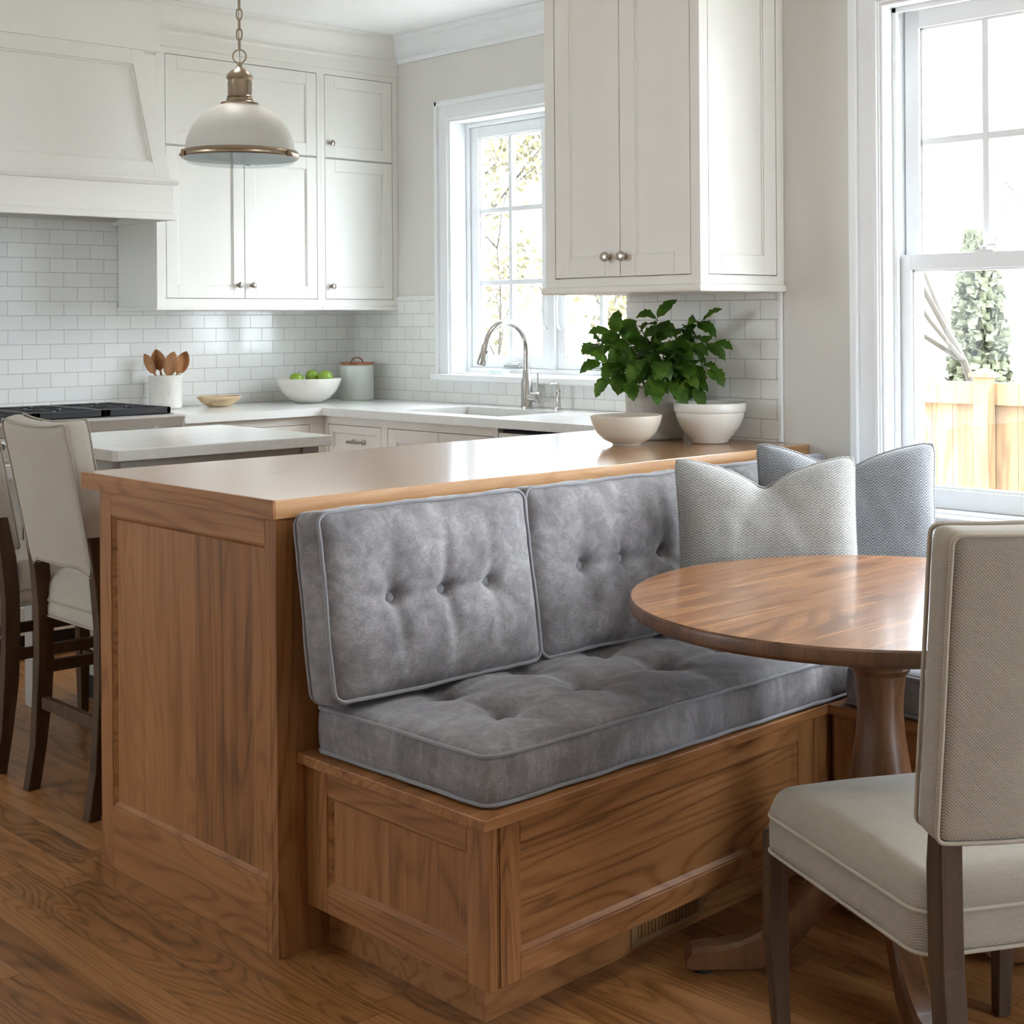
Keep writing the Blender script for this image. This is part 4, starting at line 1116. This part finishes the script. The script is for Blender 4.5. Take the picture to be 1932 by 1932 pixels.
def pm(x, y, z, az, lean, roll=0):
    # local -y faces viewer direction az (angle of the facing normal)
    return Matrix.Translation((x, y, z)) @ Matrix.Rotation(az + PI / 2, 4, 'Z') @ Matrix.Rotation(-lean, 4, 'X') @ Matrix.Rotation(roll, 4, 'Y')
pillow('throw_pillow', 'light grey fine-weave throw pillow with a pinched top, nearer the table', .44, .43, .075, KNIT1, pm(2.800, 2.215, .755, math.radians(-131), .20, .0), 31, (.070, -.02, .42))
pillow('throw_pillow', 'darker grey herringbone throw pillow standing behind the lighter one by the window', .455, .44, .07, KNIT2, pm(3.128, 2.218, .765, math.radians(-138), .16, .0), 41, (.075, -.06, .45))

# ------------------------------------------------------------------ round table
TC = Vector((2.487, 1.687, 0)); TR = .502
tb = thing('round_table', 'round wooden pedestal table in the breakfast nook', 'table', TC)
bm = B(); z1 = .745; z0 = .712
lathe(bm, [(0, z0), (TR - .05, z0), (TR - .008, z0 + .001), (TR, z0 + .008), (TR + .001, z0 + .018), (TR - .001, z1 - .004), (TR - .004, z1), (0, z1)], TC, 128)
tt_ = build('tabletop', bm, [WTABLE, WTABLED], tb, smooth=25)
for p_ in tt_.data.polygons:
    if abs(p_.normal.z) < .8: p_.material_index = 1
bm = B()
lathe(bm, [(.062, .695), (.062, .711)][::-1] + [(.056, .695), (.0545, .66), (.054, .612), (.058, .608), (.0605, .602), (.058, .595), (.0525, .590), (.0500, .575), (.0462, .54), (.0455, .51), (.050, .46), (.058, .41), (.066, .36), (.070, .33), (.068, .29), (.060, .27), (.060, .262), (.066, .256), (.066, .16), (.060, .15)], TC, 48)
build('pedestal', bm, WTABLED, tb, smooth=35)
bm = B(); box(bm, TC.x - .16, TC.x + .16, TC.y - .16, TC.y + .16, .695, .7115); build('support_block', bm, WTABLED, tb, bevel=.004)
for k in range(4):
    az = math.radians(138 + 90 * k - 0)
    d = Vector((math.cos(az), math.sin(az), 0)); q = Vector((-d.y, d.x, 0)); bm = B()
    prof = [(.03, .255, .045), (.08, .235, .045), (.13, .195, .042), (.17, .150, .040), (.21, .110, .038), (.25, .080, .036), (.29, .064, .035), (.33, .057, .034), (.36, .056, .034), (.385, .052, .033), (.395, .040, .030)]
    rings = []
    for (r_, zt_, th_) in prof:
        thk = .075 if r_ < .2 else .062
        zb_ = max(.012, zt_ - thk) if r_ < .27 else .012
        if r_ > .39: zb_ = .016
        if r_ < .27: zb_ = max(.012, zt_ - .085)
        hw = .026
        c0 = TC + d * r_
        rings.append([bm.verts.new(c0 + q * hw + Vector((0, 0, zt_ - .008))), bm.verts.new(c0 + q * (hw - .008) + Vector((0, 0, zt_))), bm.verts.new(c0 - q * (hw - .008) + Vector((0, 0, zt_))), bm.verts.new(c0 - q * hw + Vector((0, 0, zt_ - .008))), bm.verts.new(c0 - q * hw + Vector((0, 0, zb_))), bm.verts.new(c0 + q * hw + Vector((0, 0, zb_)))])
    for a, b in zip(rings, rings[1:]):
        for i in range(6): bm.faces.new((a[i], a[(i + 1) % 6], b[(i + 1) % 6], b[i]))
    bm.faces.new(rings[0]); bm.faces.new(rings[-1])
    ft = build('foot', bm, WTABLED, tb, smooth=30)
    bm = B(); lathe(bm, [(.018, 0), (.018, .012), (0, .012)], TC + d * .36, 16); build('foot_pad', bm, DARK, ft)

# ------------------------------------------------------------------ chairs and stools
def parsons(name, lab, cat, P, mat, group=None):
    """local: +y forward, x right, origin on the floor below the seat centre"""
    c = thing(name, lab, cat, (0, 0, 0), group)
    fw, rw = P['fw'], P['rw']; yf, yr = P['yf'], P['yr']; zb, zp, zc = P['zb'], P['zp'], P['zc']; t = P['leg'] / 2
    for s in (-1, 1):
        bm = B(); sweep(bm, [((s * (fw - t * .5), yf - .004, 0), (t * .72, t * .72)), ((s * fw, yf, zb * .55), (t, t)), ((s * fw, yf, zb + .03), (t, t))]); l = build('leg', bm, WLEG, c, bevel=.002, segs=1)
        bm = B(); secs = []
        for z, yo in P['rear']: secs.append(((s * rw, yr + yo, z), (t, t * (1.25 if zb * .5 < z < zp + .1 else 1.0))))
        sweep(bm, secs); build('leg', bm, WLEG, c, bevel=.002, segs=1)
    for (kind, z, w) in P.get('stretch', []):
        bm = B(); tt = .011
        yo = 0
        if kind == 'side':
            for s in (-1, 1):
                bm = B(); box(bm, s * (fw + rw) / 2 - tt, s * (fw + rw) / 2 + tt, yr + t + P['so'], yf - t, z, z + w); build('stretcher', bm, WLEG, c, bevel=.002, segs=1)
            bm = None
        elif kind == 'rear': box(bm, -rw + t, rw - t, yr - tt + P['so'], yr + tt + P['so'], z, z + w)
        elif kind == 'front': box(bm, -fw + t, fw - t, yf - tt, yf + tt, z, z + w)
        if bm: build('stretcher', bm, WLEG, c, bevel=.002, segs=1)
    # seat
    hw = fw + t + .008; hy = (yf - yr) / 2 + P.get('ov', .012) - .0; yc = (yf + yr) / 2 + P.get('sy', 0); hz = (zc - .02 - zb) / 2
    kx = (rw + t + .006) / hw
    def fn(Pp, p):
        Q = Pp.copy(); k = (Pp.y / hy + 1) / 2; sx = kx + (1 - kx) * min(1, max(0, k))
        Q.x *= sx
        if Pp.z > 0:
            zz = Pp.z / hz
            Q.z += .024 * (1 - (Pp.x / hw) ** 2) * (1 - (Pp.y / hy) ** 2) * zz
        # slight waist at the piping line
        zw = zp - (zb + hz)
        g = math.exp(-((Pp.z - zw) / .010) ** 2) * .004
        if Pp.z > zw: g -= .004
        Q.x -= math.copysign(g, Pp.x) * (abs(Pp.x) / hw) ** 8; Q.y -= math.copysign(g, Pp.y) * (abs(Pp.y) / hy) ** 8
        Q.x += .0015 * mn.noise(Q * 12); Q.z += .0015 * mn.noise(Q * 9 + Vector((3, 3, 3)))
        return Q
    bm = B(); rbox(bm, (hw, hy, hz), (.04, .04, .05), .0105, fn, rb=.008, M=Matrix.Translation((0, yc, zb + hz)))
    st = build('seat', bm, mat, c, smooth='all')
    for z, rr_ in ((zp, .0035), (zb + .006, .0035)):
        pts = []
        for (x, y) in rrect(hw - .001, hy - .001, .040, 6, .03):
            k = (y / hy + 1) / 2; pts.append((x * (kx + (1 - kx) * min(1, max(0, k))), y + yc, z))
        bm = B(); tube(bm, pts, rr_, 8, closed=True); build('piping', bm, PIPE if mat is LINEN else PIPE, st, smooth='all')
    # back
    bw, bz0, bz1, bt = P['bw'], P['bz0'], P['bz1'], P['bt']; hh = (bz1 - bz0) / 2
    lean = P['lean']
    Mb = Matrix.Translation((0, yr + P['by'], bz0)) @ Matrix.Rotation(lean, 4, 'X') @ Matrix.Translation((0, 0, hh))
    def fb(Pp, p):
        Q = Pp.copy()
        k = (Pp.z / hh + 1) / 2
        Q.y += -P.get('bow', .018) * (1 - (Pp.x / bw) ** 2) * 1.0     # centre bows rearwards
        Q.y += P.get('sab', 0) * (k - .5) ** 2 * 4 * .5
        Q.x *= 1 + P.get('flare', 0) * (k - .5)
        if Pp.z > hh * .5: Q.z += P.get('dip', 0) * ((Pp.x / bw) ** 2) * (Pp.z / hh - .5) * 2
        if Pp.z < -hh * .8 and P.get('arch'): Q.z += P['arch'] * (1 if abs(Pp.x) < bw * .72 else max(0, (bw * .86 - abs(Pp.x)) / (bw * .14))) * (-Pp.z / hh - .8) * 5
        Q += Vector((.001 * mn.noise(Q * 10), .0015 * mn.noise(Q * 8), .001 * mn.noise(Q * 11)))
        return Q
    bm = B(); rbox(bm, (bw, bt, hh), (.016, .020, .022), .0105, fb, rb=.012, M=Mb)
    bk = build('backrest', bm, mat, c, smooth='all')
    # piping around rear face (front too)
    for sy in (-1, 1):
        pts = []
        for (x, z) in rrect(bw - .002, hh - .002, .014, 4, .03):
            q = fb(Vector((x, sy * (bt - .003), z)), None); pts.append(Mb @ (q + Vector((0, sy * .001, 0))))
        bm = B(); tube(bm, pts, .0036 if mat is LINEN else .0026, 8, closed=True); build('piping', bm, PIPE, bk, smooth='all')
    return c
def place(o, x, y, az):   # az = direction the chair faces
    o.location = (x, y, 0); o.rotation_euler = (0, 0, az - PI / 2)

PC = dict(fw=.228, rw=.178, yf=.245, yr=-.275, zb=.352, zp=.420, zc=.490, leg=.036, bw=.205, bz0=.545, bz1=1.005, bt=.034, lean=.13, by=.012, bow=.02, flare=.02,
          rear=[(0, -.075), (.12, -.045), (.25, -.018), (.36, -.004), (.50, 0), (.57, -.004), (.70, -.020)], ov=-.012, sy=.016)
ch = parsons('dining_chair', 'linen upholstered dining chair with dark legs pulled up to the round table', 'chair', PC, LINEN)
place(ch, 2.162, 1.313, math.radians(60.5))
PS = dict(fw=.185, rw=.183, yf=.20, yr=-.215, zb=.475, zp=.525, zc=.625, leg=.036, bw=.196, bz0=.635, bz1=1.045, bt=.032, lean=.19, by=.018, bow=.012, flare=.05, arch=.022, dip=.012,
          rear=[(0, -.02), (.12, .0), (.25, .012), (.36, .018), (.50, .018), (.62, .008), (.74, -.012)], ov=-.010, sy=.012, so=.012,
          stretch=[('rear', .222, .034), ('side', .318, .032), ('front', .20, .034)])
st = parsons('bar_stool', 'upholstered linen bar stool at the island nearest the wooden peninsula', 'bar stool', PS, LINENS, 'linen bar stools at the island')
place(st, 2.000, 3.828, 0)
def copy_tree(o, parent=None):
    c = o.copy(); COL.objects.link(c); c.parent = parent
    for chh in list(o.children): copy_tree(chh, c)
    return c
s2 = copy_tree(st); place(s2, 1.995, 4.405, 0)
s2['label'] = 'linen bar stool at the far left, cut off by the photo edge'

# ------------------------------------------------------------------ pendant
PD = Vector((2.697, 4.419, 0))
ZR = 1.862
pn = thing('pendant_lamp', 'dome pendant lamp with opal shade and aged brass fittings hanging on a chain', 'lamp', PD + Vector((0, 0, ZR)))
bm = B(); prof = []
for k in range(15):
    a = PI / 2 * k / 14; prof.append((.060 + (.183 - .060) * math.cos(a) ** 1.0 if False else max(.058, .185 * math.cos(a * .80)), .020 + .168 * math.sin(a) ** 1.0))
prof = [(.185 * math.cos(t) ** .92, .020 + .175 * math.sin(t)) for t in [k * (1.235 / 14) for k in range(15)]]
inner = [(max(.02, r - .004), z - .003) for r, z in prof[::-1]]
lathe(bm, prof + inner, PD + Vector((0, 0, ZR)), 64); build('shade', bm, OPAL, pn, smooth=60)
top = prof[-1][1]
bm = B(); lathe(bm, [(.187, .004), (.196, .002), (.199, .006), (.198, .012), (.200, .016), (.198, .022), (.194, .027), (.187, .026)], PD + Vector((0, 0, ZR)), 72); rg_ = build('rim_ring', bm, BRASS, pn, smooth=40)
for k in range(3):
    a = math.radians(225 - 62 + 120 * k + 8); p = PD + Vector((math.cos(a) * .203, math.sin(a) * .203, ZR + .008))
    bm = B(); lathe(bm, [(.007, -.008), (.007, .012), (.004, .016), (0, .017)], p, 12); tube(bm, [p + Vector((0, 0, -.004)), p + Vector((math.cos(a) * .012, math.sin(a) * .012, -.004))], .005, 8); build('clamp_screw', bm, BRASS, rg_, smooth=40)
bm = B(); lathe(bm, [(.187, .002), (.186, -.006), (.176, -.014), (.12, -.020), (.0, -.022)] + [(0, -.019), (.12, -.017), (.174, -.010), (.183, -.004), (.184, .002)], PD + Vector((0, 0, ZR)), 64); build('glass_lens', bm, LENS, pn, smooth=60)
bm = B(); z = top - .004
lathe(bm, [(.052, z - .006), (.064, z - .004), (.065, z + .004), (.064, z + .012), (.050, z + .014), (.046, z + .018), (.045, z + .026), (.041, z + .030), (.044, z + .033), (.040, z + .038), (.039, z + .04), (.039, z + .090), (.042, z + .093), (.046, z + .098), (.045, z + .103), (.040, z + .112), (.028, z + .124), (.014, z + .133), (.009, z + .138), (.009, z + .150), (.006, z + .154), (0, z + .155)], PD + Vector((0, 0, ZR)), 48); cap = build('socket_cap', bm, BRASS, pn, smooth=35)
bm = B()
for k in range(8):
    a = 2 * PI * k / 8 + .2; p = PD + Vector((math.cos(a) * .0392, math.sin(a) * .0392, ZR + z + .044)); tube(bm, [p, p + Vector((0, 0, .042))], .0016, 6)
build('socket_ribs', bm, BRASS, cap)
lz = ZR + z + .150
rv = Vector((.718, -.696, 0)); fvv = Vector((.696, .718, 0))
bm = B(); tube(bm, [PD + rv * (.023 * math.cos(a)) + Vector((0, 0, lz + .023 + .023 * math.sin(a))) for a in [2 * PI * k / 24 for k in range(24)]], .0028, 8, closed=True); build('ring_loop', bm, BRASS, pn, smooth='all')
zc_ = lz + .044; k = 0
while zc_ < CEIL - .045:
    d = rv if k % 2 else fvv
    bm = B(); hh, ww = .020, .0095
    tube(bm, [PD + d * (ww * math.cos(a)) + Vector((0, 0, zc_ + hh + (hh + 0) * math.copysign(abs(math.sin(a)) ** .8, math.sin(a)))) for a in [2 * PI * q / 18 for q in range(18)]], .0027, 8, closed=True)
    build('chain_link', bm, BRASS, pn, smooth='all'); zc_ += .0345; k += 1
bm = B(); tube(bm, [PD + Vector((.002, 0, lz)), PD + Vector((-.003, 0, lz + .1)), PD + Vector((.002, 0, CEIL - .03))], .0016, 6); build('lamp_cord', bm, BRASS, pn)
bm = B(); lathe(bm, [(0, CEIL - .04), (.01, CEIL - .038), (.02, CEIL - .03), (.055, CEIL - .02), (.06, CEIL - .001)], PD, 32); build('ceiling_rose', bm, BRASS, pn, smooth=40)

# ------------------------------------------------------------------ bowls, pot and plant on the peninsula
ZP = .9385
lobj('small_bowl', [(.040, 0), (.042, .004), (.045, .007), (.066, .016), (.086, .036), (.098, .060), (.1045, .084), (.104, .087), (.101, .0865), (.094, .062), (.080, .036), (.055, .018), (0, .012)], CERAMB, (3.068, 2.945, ZP), 'low cream stoneware bowl on the peninsula left of the potted plant', 'bowl')
lobj('mixing_bowl', [(.048, 0), (.054, .003), (.056, .010), (.072, .026), (.090, .052), (.100, .080), (.1005, .090), (.104, .092), (.106, .096), (.106, .114), (.104, .118), (.101, .118), (.098, .112), (.096, .085), (.080, .045), (.05, .020), (0, .016)], CERAM, (3.284, 2.812, ZP), 'white banded mixing bowl at the wall end of the peninsula', 'bowl')
PT = Vector((3.300, 3.045, ZP))
pl = thing('potted_plant', 'leafy green plant in a grey speckled pot behind the two bowls', 'plant', PT)
bm = B(); lathe(bm, [(.080, 0), (.085, .003), (.087, .01), (.092, .150), (.093, .156), (.090, .158), (.086, .155), (.083, .14), (0, .14)], PT, 56); build('pot', bm, POTM, pl, smooth=50)
bm = B(); lathe(bm, [(.082, .141), (.05, .146), (0, .148)], PT, 32); build('soil', bm, SOIL, pl, smooth='all')
rnd = random.Random(5)
leafbm = B(); stembm = B()
def leaf(p, d, up, L, W, cup=.25, droop=.5):
    d = d.normalized(); side = d.cross(up)
    if side.length < .05: side = d.cross(Vector((1, .3, 0)))
    side.normalize(); n = side.cross(d).normalized()
    prof = [0, .46, .80, .80, 1.0, .82, .92, .64, .58, .26, 0]
    N = len(prof) - 1; L_, C_, R_ = [], [], []
    for i in range(N + 1):
        t = i / N; a = -droop * t * t * .6
        c = p + d * (L * t * math.cos(a)) + n * (L * t * math.sin(a) * .9)
        w = prof[i] * W / 2
        cu = cup * w + .002 * math.sin(i * 2.1)
        nn = n
        L_.append(c - side * w * (.9 + .15 * rnd.random()) + nn * cu); R_.append(c + side * w * (.9 + .15 * rnd.random()) + nn * cu); C_.append(c)
    for q in (L_, R_, C_):
        for v in q:
            if v.x > XW - .014: v.x = XW - .014 - .0 * (v.x - XW)
            if v.x > 3.05 and v.y > 0 and False: pass
    vc = [leafbm.verts.new(v) for v in C_]; vl = [None] + [leafbm.verts.new(v) for v in L_[1:-1]] + [None]; vr = [None] + [leafbm.verts.new(v) for v in R_[1:-1]] + [None]
    for i in range(N):
        if i == 0:
            leafbm.faces.new((vc[0], vc[1], vl[1])); leafbm.faces.new((vc[0], vr[1], vc[1]))
        elif i == N - 1:
            leafbm.faces.new((vc[i], vc[N], vl[i])); leafbm.faces.new((vc[i], vr[i], vc[N]))
        else:
            leafbm.faces.new((vc[i], vc[i + 1], vl[i + 1], vl[i])); leafbm.faces.new((vc[i], vr[i], vr[i + 1], vc[i + 1]))
tips = [(1240, 606, 0), (1205, 622, .03), (1282, 628, -.02), (1150, 630, -.05), (1122, 655, -.10), (1132, 690, -.10), (1180, 650, .04), (1225, 650, .06), (1262, 655, -.06), (1300, 660, -.10), (1325, 612, -.06), (1345, 655, -.10), (1335, 705, -.12), (1310, 735, -.12),
        (1150, 718, -.08), (1185, 725, -.10), (1235, 735, -.13), (1275, 738, -.13), (1205, 690, -.12), (1250, 695, -.14), (1290, 700, -.13), (1165, 685, .05), (1215, 675, .08), (1270, 680, .05)]
fv = Vector((.696, .718, 0)); 
for (px, py, dd) in tips:
    D = 4.42 + dd
    tip = fv * D + Vector((.718, -.696, 0)) * ((px - 1080) / 2769 * D) + Vector((0, 0, 1.3 - (py - 610) / 2769 * D))
    base = PT + Vector((rnd.uniform(-.035, .035), rnd.uniform(-.035, .035), .145))
    mid = base.lerp(tip, .55) + Vector((0, 0, .05 + .03 * rnd.random()))
    pts = []
    for i in range(9):
        t = i / 8; pts.append(base * (1 - t) ** 2 + mid * (2 * t * (1 - t)) + tip * t * t)
    tube(stembm, pts, [.0026 - .0014 * i / 8 for i in range(9)], 6)
    out = (tip - PT - Vector((0, 0, .2))).normalized()
    leaf(pts[-1], (pts[-1] - pts[-2]) + Vector((rnd.uniform(-.01, .01), rnd.uniform(-.01, .01), -.004)), Vector((0, 0, 1)) - fv * .7, rnd.uniform(.066, .088), rnd.uniform(.044, .058), .2, rnd.uniform(.2, .8))
    for i in (3, 5, 6, 7):
        for s in (-1, 1):
            if rnd.random() < .32: continue
            tdir = (pts[i] - pts[i - 1]).normalized(); a = rnd.uniform(.6, 1.3) * s
            axis = fv * -1
            dv_ = Matrix.Rotation(a, 3, axis) @ tdir + Vector((rnd.uniform(-.35, .35), rnd.uniform(-.35, .35), -.25))
            sz = rnd.uniform(.8, 1.1)
            leaf(pts[i], dv_, Vector((0, 0, 1)) - fv * rnd.uniform(.3, 1.0) + Vector((rnd.uniform(-.4, .4), rnd.uniform(-.4, .4), 0)),   .074 * sz, .051 * sz, rnd.uniform(.1, .4), rnd.uniform(.3, 1.3))
build('stems', stembm, STEMM, pl, smooth='all'); build('foliage', leafbm, LEAF, pl, smooth='all')

# ------------------------------------------------------------------ outdoors
bm = B(); box(bm, -40, 40, -30, 40, -1.1, -1.0); o = build('bounce_ground', bm, BOUNCE_GROUND, None); o['kind'] = 'structure'  # unseen ground, made pale to bounce daylight up to the ceiling
fe = thing('wooden_fence', 'natural cedar board fence seen through the nook window', 'fence', (7.6, 4.6, -1.0))
bm = B(); y = 1.0
while y < 16: box(bm, 7.60, 7.62, y, y + .137, -1.0, .82); y += .14
build('fence_boards', bm, FENCEM, fe)
bm = B(); box(bm, 7.55, 7.599, 1.0, 16, .80, .90); box(bm, 7.55, 7.66, 1.0, 16, .90, .925); build('top_rail', bm, FENCEM, fe)
for yy in (2.1, 4.38, 6.7, 9.0):
    bm = B(); box(bm, 7.47, 7.549, yy - .045, yy + .045, -1.0, .96); po = build('fence_post', bm, FENCEM, fe)
    bm = B(); box(bm, 7.45, 7.57, yy - .065, yy + .065, .961, .985); hexa(bm, [(7.46, yy - .055, .985), (7.56, yy - .055, .985), (7.56, yy + .055, .985), (7.46, yy + .055, .985), (7.50, yy - .01, 1.01), (7.52, yy - .01, 1.01), (7.52, yy + .01, 1.01), (7.50, yy + .01, 1.01)]); build('post_cap', bm, FENCEM, po)
def tree(name, lab, base, h, mat, leafmat, seed, crown=None, nbr=26, rr0=.05, leaves=0, lsz=.1, spread=.5):
    r = random.Random(seed); base = Vector(base)
    t = thing(name, lab, 'tree', base)
    bm = B(); lb = B()
    def br(p, d, L, rad, depth):
        pts = [p]; q = p.copy(); dd = d.copy()
        for i in range(5):
            dd = (dd + Vector((r.uniform(-.2, .2), r.uniform(-.2, .2), r.uniform(-.05, .12)))).normalized(); q = q + dd * (L / 5); pts.append(q.copy())
        tube(bm, pts, [rad * (1 - .14 * i) for i in range(6)], 6)
        if depth > 0:
            for i in range(r.randint(3, 5)):
                k = r.randint(2, 5); nd = (dd + Vector((r.uniform(-1, 1), r.uniform(-1, 1), r.uniform(-.2, .7))) * spread * 1.6).normalized(); br(pts[k], nd, L * r.uniform(.45, .7), rad * .45, depth - 1)
        if leaves:
            for i in range(leaves):
                c = pts[r.randint(1, 5)] + Vector((r.gauss(0, 1), r.gauss(0, 1), r.gauss(0, 1))) * lsz * 2.2
                a = Vector((r.gauss(0, 1), r.gauss(0, 1), r.gauss(0, 1))).normalized(); b_ = a.orthogonal().normalized(); c3 = a.cross(b_)
                lb.faces.new([lb.verts.new(c + b_ * lsz), lb.verts.new(c + c3 * lsz * .5), lb.verts.new(c - b_ * lsz), lb.verts.new(c - c3 * lsz * .5)])
    br(base, Vector((0, 0, 1)), h * .45, rr0, 3)
    build('trunk_and_branches', bm, mat, t, smooth='all')
    if leaves: build('foliage', lb, leafmat, t)
    else: lb.free()
    return t
tree('bare_tree', 'bare leafless tree beyond the fence seen in the upper nook window', (9.6, 5.4, -1.0), 7.5, BARK, None, 3, rr0=.045, spread=.75)
tree('bare_tree', 'second bare tree further right beyond the fence', (9.2, 3.9, -1.0), 6.5, BARK, None, 8, rr0=.04, spread=.8)
tree('leafing_tree', 'pale spring tree outside the left kitchen window casement', (9.6, 11.2, -1.0), 6.5, BARK, SHRUB, 12, rr0=.05, leaves=34, lsz=.045, spread=.7)
tree('leafing_tree', 'pale spring tree outside the right kitchen window casement', (9.2, 9.6, -1.0), 6.0, BARK, SHRUB, 15, rr0=.05, leaves=34, lsz=.045, spread=.7)
# evergreen column behind fence
r = random.Random(4); lb = B(); cb2 = Vector((11.5, 6.75, -1.0))
for i in range(6500):
    z = r.random() ** 1.1 * 2.95; rad = .30 * (1 - (z / 3.3) ** 3) * math.sqrt(r.random()) + .02; a = r.uniform(0, 2 * PI)
    c = cb2 + Vector((rad * math.cos(a), rad * math.sin(a), z + .1)); n_ = Vector((r.gauss(0, 1), r.gauss(0, 1), r.gauss(0, 1))).normalized(); b_ = n_.orthogonal().normalized(); c3 = n_.cross(b_); s_ = .045
    lb.faces.new([lb.verts.new(c + b_ * s_), lb.verts.new(c + c3 * s_), lb.verts.new(c - b_ * s_), lb.verts.new(c - c3 * s_)])
eg = thing('evergreen_shrub', 'columnar evergreen standing just behind the fence post', 'shrub', cb2)
build('foliage', lb, EVERG, eg); bm = B(); tube(bm, [cb2, cb2 + Vector((0, 0, 2.6))], .05, 8); build('stem', bm, BARK, eg)
# neighbouring house
hs = thing('neighbouring_house', 'pale sided neighbouring house behind the bare trees', 'house', (17, 9, -1))
bm = B(); z = -1.0
box(bm, 16.5, 20, 4.0, 13.0, -1.0, 3.0)
build('house_walls', bm, SIDING, hs)
bm = B(); z = -1
while z < 3.0:
    hexa(bm, [(16.46, 4.0, z), (16.499, 4.0, z), (16.499, 13, z), (16.46, 13, z), (16.49, 4.0, z + .14), (16.499, 4.0, z + .14), (16.499, 13, z + .14), (16.49, 13, z + .14)]); z += .15
build('clapboards', bm, SIDING, hs)
bm = B(); hexa(bm, [(16.1, 3.7, 3.0), (20.4, 3.7, 3.0), (20.4, 13.3, 3.0), (16.1, 13.3, 3.0), (18.2, 3.7, 4.6), (18.3, 3.7, 4.6), (18.3, 13.3, 4.6), (18.2, 13.3, 4.6)]); build('roof', bm, plain('pale_grey_roof', (190, 190, 192), .8), hs)

# ------------------------------------------------------------------ light
W = bpy.data.worlds.new('World'); sc.world = W; W.use_nodes = True
bg = W.node_tree.nodes['Background']; bg.inputs[0].default_value = (.82, .92, 1.0, 1); bg.inputs[1].default_value = 10.0
def portal(x, y, z, w, h, sgn=-1):
    L = bpy.data.lights.new('window_daylight_portal', 'AREA'); L.shape = 'RECTANGLE'; L.size = w; L.size_y = h; L.cycles.is_portal = True
    o = bpy.data.objects.new('window_daylight_portal', L); link(o); o.location = (x, y, z); o.rotation_euler = (0, PI / 2, 0)
    # area lights shine along local -Z ; rotate so that -Z -> -X
    o.rotation_euler = Vector((sgn, 0, 0)).to_track_quat('-Z', 'Y').to_euler()
for X, h in ((XK, KW), (XW, NW), (XW, ADDED_NW2), (XW, ADDED_NW3)):
    portal(X + .19, (h[0] + h[1]) / 2, (h[2] + h[3]) / 2, h[1] - h[0], h[3] - h[2])
L = bpy.data.lights.new('door_daylight_portal', 'AREA'); L.shape = 'RECTANGLE'; L.size = FILL_DOOR[1] - FILL_DOOR[0]; L.size_y = FILL_DOOR[3] - FILL_DOOR[2]; L.cycles.is_portal = True
o = bpy.data.objects.new('door_daylight_portal', L); link(o); o.location = ((FILL_DOOR[0] + FILL_DOOR[1]) / 2, YB - .19, (FILL_DOOR[2] + FILL_DOOR[3]) / 2); o.rotation_euler = Vector((0, 1, 0)).to_track_quat('-Z', 'Z').to_euler()
for h in FILL_LW: portal(XL - .19, (h[0] + h[1]) / 2, (h[2] + h[3]) / 2, h[1] - h[0], h[3] - h[2], 1)
SUN = bpy.data.lights.new('hazy_sun', 'SUN'); SUN.energy = 1.8; SUN.angle = math.radians(45); SUN.color = (1, .98, .95)
so = bpy.data.objects.new('hazy_sun', SUN); link(so)
saz, sel = math.radians(-22), math.radians(27)
so.rotation_euler = Vector((-math.cos(saz) * math.cos(sel), -math.sin(saz) * math.cos(sel), -math.sin(sel))).to_track_quat('-Z', 'Y').to_euler()

KL, NL = 10.0, 20.0
def fill_spot(x, y, e, cone=None):  # unseen spot added at ceiling height to brighten kitchen and nook
    L = bpy.data.lights.new('unseen_fill_spot', 'SPOT'); L.energy = e; L.shadow_soft_size = .07; L.spot_size = math.radians(cone or 150); L.spot_blend = .9; L.color = (1, .95, .88)
    o = bpy.data.objects.new('unseen_fill_spot', L); link(o); o.location = (x, y, CEIL - .02)
for p in ((3.2, 4.5), (3.6, 4.0), (2.7, 4.6)): fill_spot(p[0], p[1], KL, 112)
for p in ((1.5, 1.3),): fill_spot(p[0], p[1], NL, 62)
# ------------------------------------------------------------------ camera
F_, YAW, PITCH, ROLL, CX, CY = 2769.34, .8010, .0021, -.0073, 1080.26, 610.32
fwv = Vector((math.cos(YAW) * math.cos(PITCH), math.sin(YAW) * math.cos(PITCH), -math.sin(PITCH)))
rtv = Vector((math.sin(YAW), -math.cos(YAW), 0)); upv = rtv.cross(fwv)
r2 = rtv * math.cos(ROLL) + upv * math.sin(ROLL); u2 = -rtv * math.sin(ROLL) + upv * math.cos(ROLL)
cam = bpy.data.cameras.new('camera'); co = bpy.data.objects.new('camera', cam); link(co)
cam.sensor_width = 36; cam.lens = F_ / 1932 * 36; cam.shift_x = (966 - CX) / 1932; cam.shift_y = (CY - 966) / 1932; cam.clip_start = .02
Mx = Matrix((r2, u2, -fwv)).transposed().to_4x4(); Mx.translation = (0, 0, 1.3); co.matrix_world = Mx
sc.camera = co
sc.view_settings.view_transform = 'Standard'; sc.view_settings.look = 'None'; sc.view_settings.gamma = 1; sc.view_settings.use_curve_mapping = False
sc.view_settings.exposure = .93
sc.cycles.max_bounces = 10; sc.cycles.diffuse_bounces = 6; sc.cycles.transparent_max_bounces = 12
sc.cycles.sample_clamp_indirect = 8
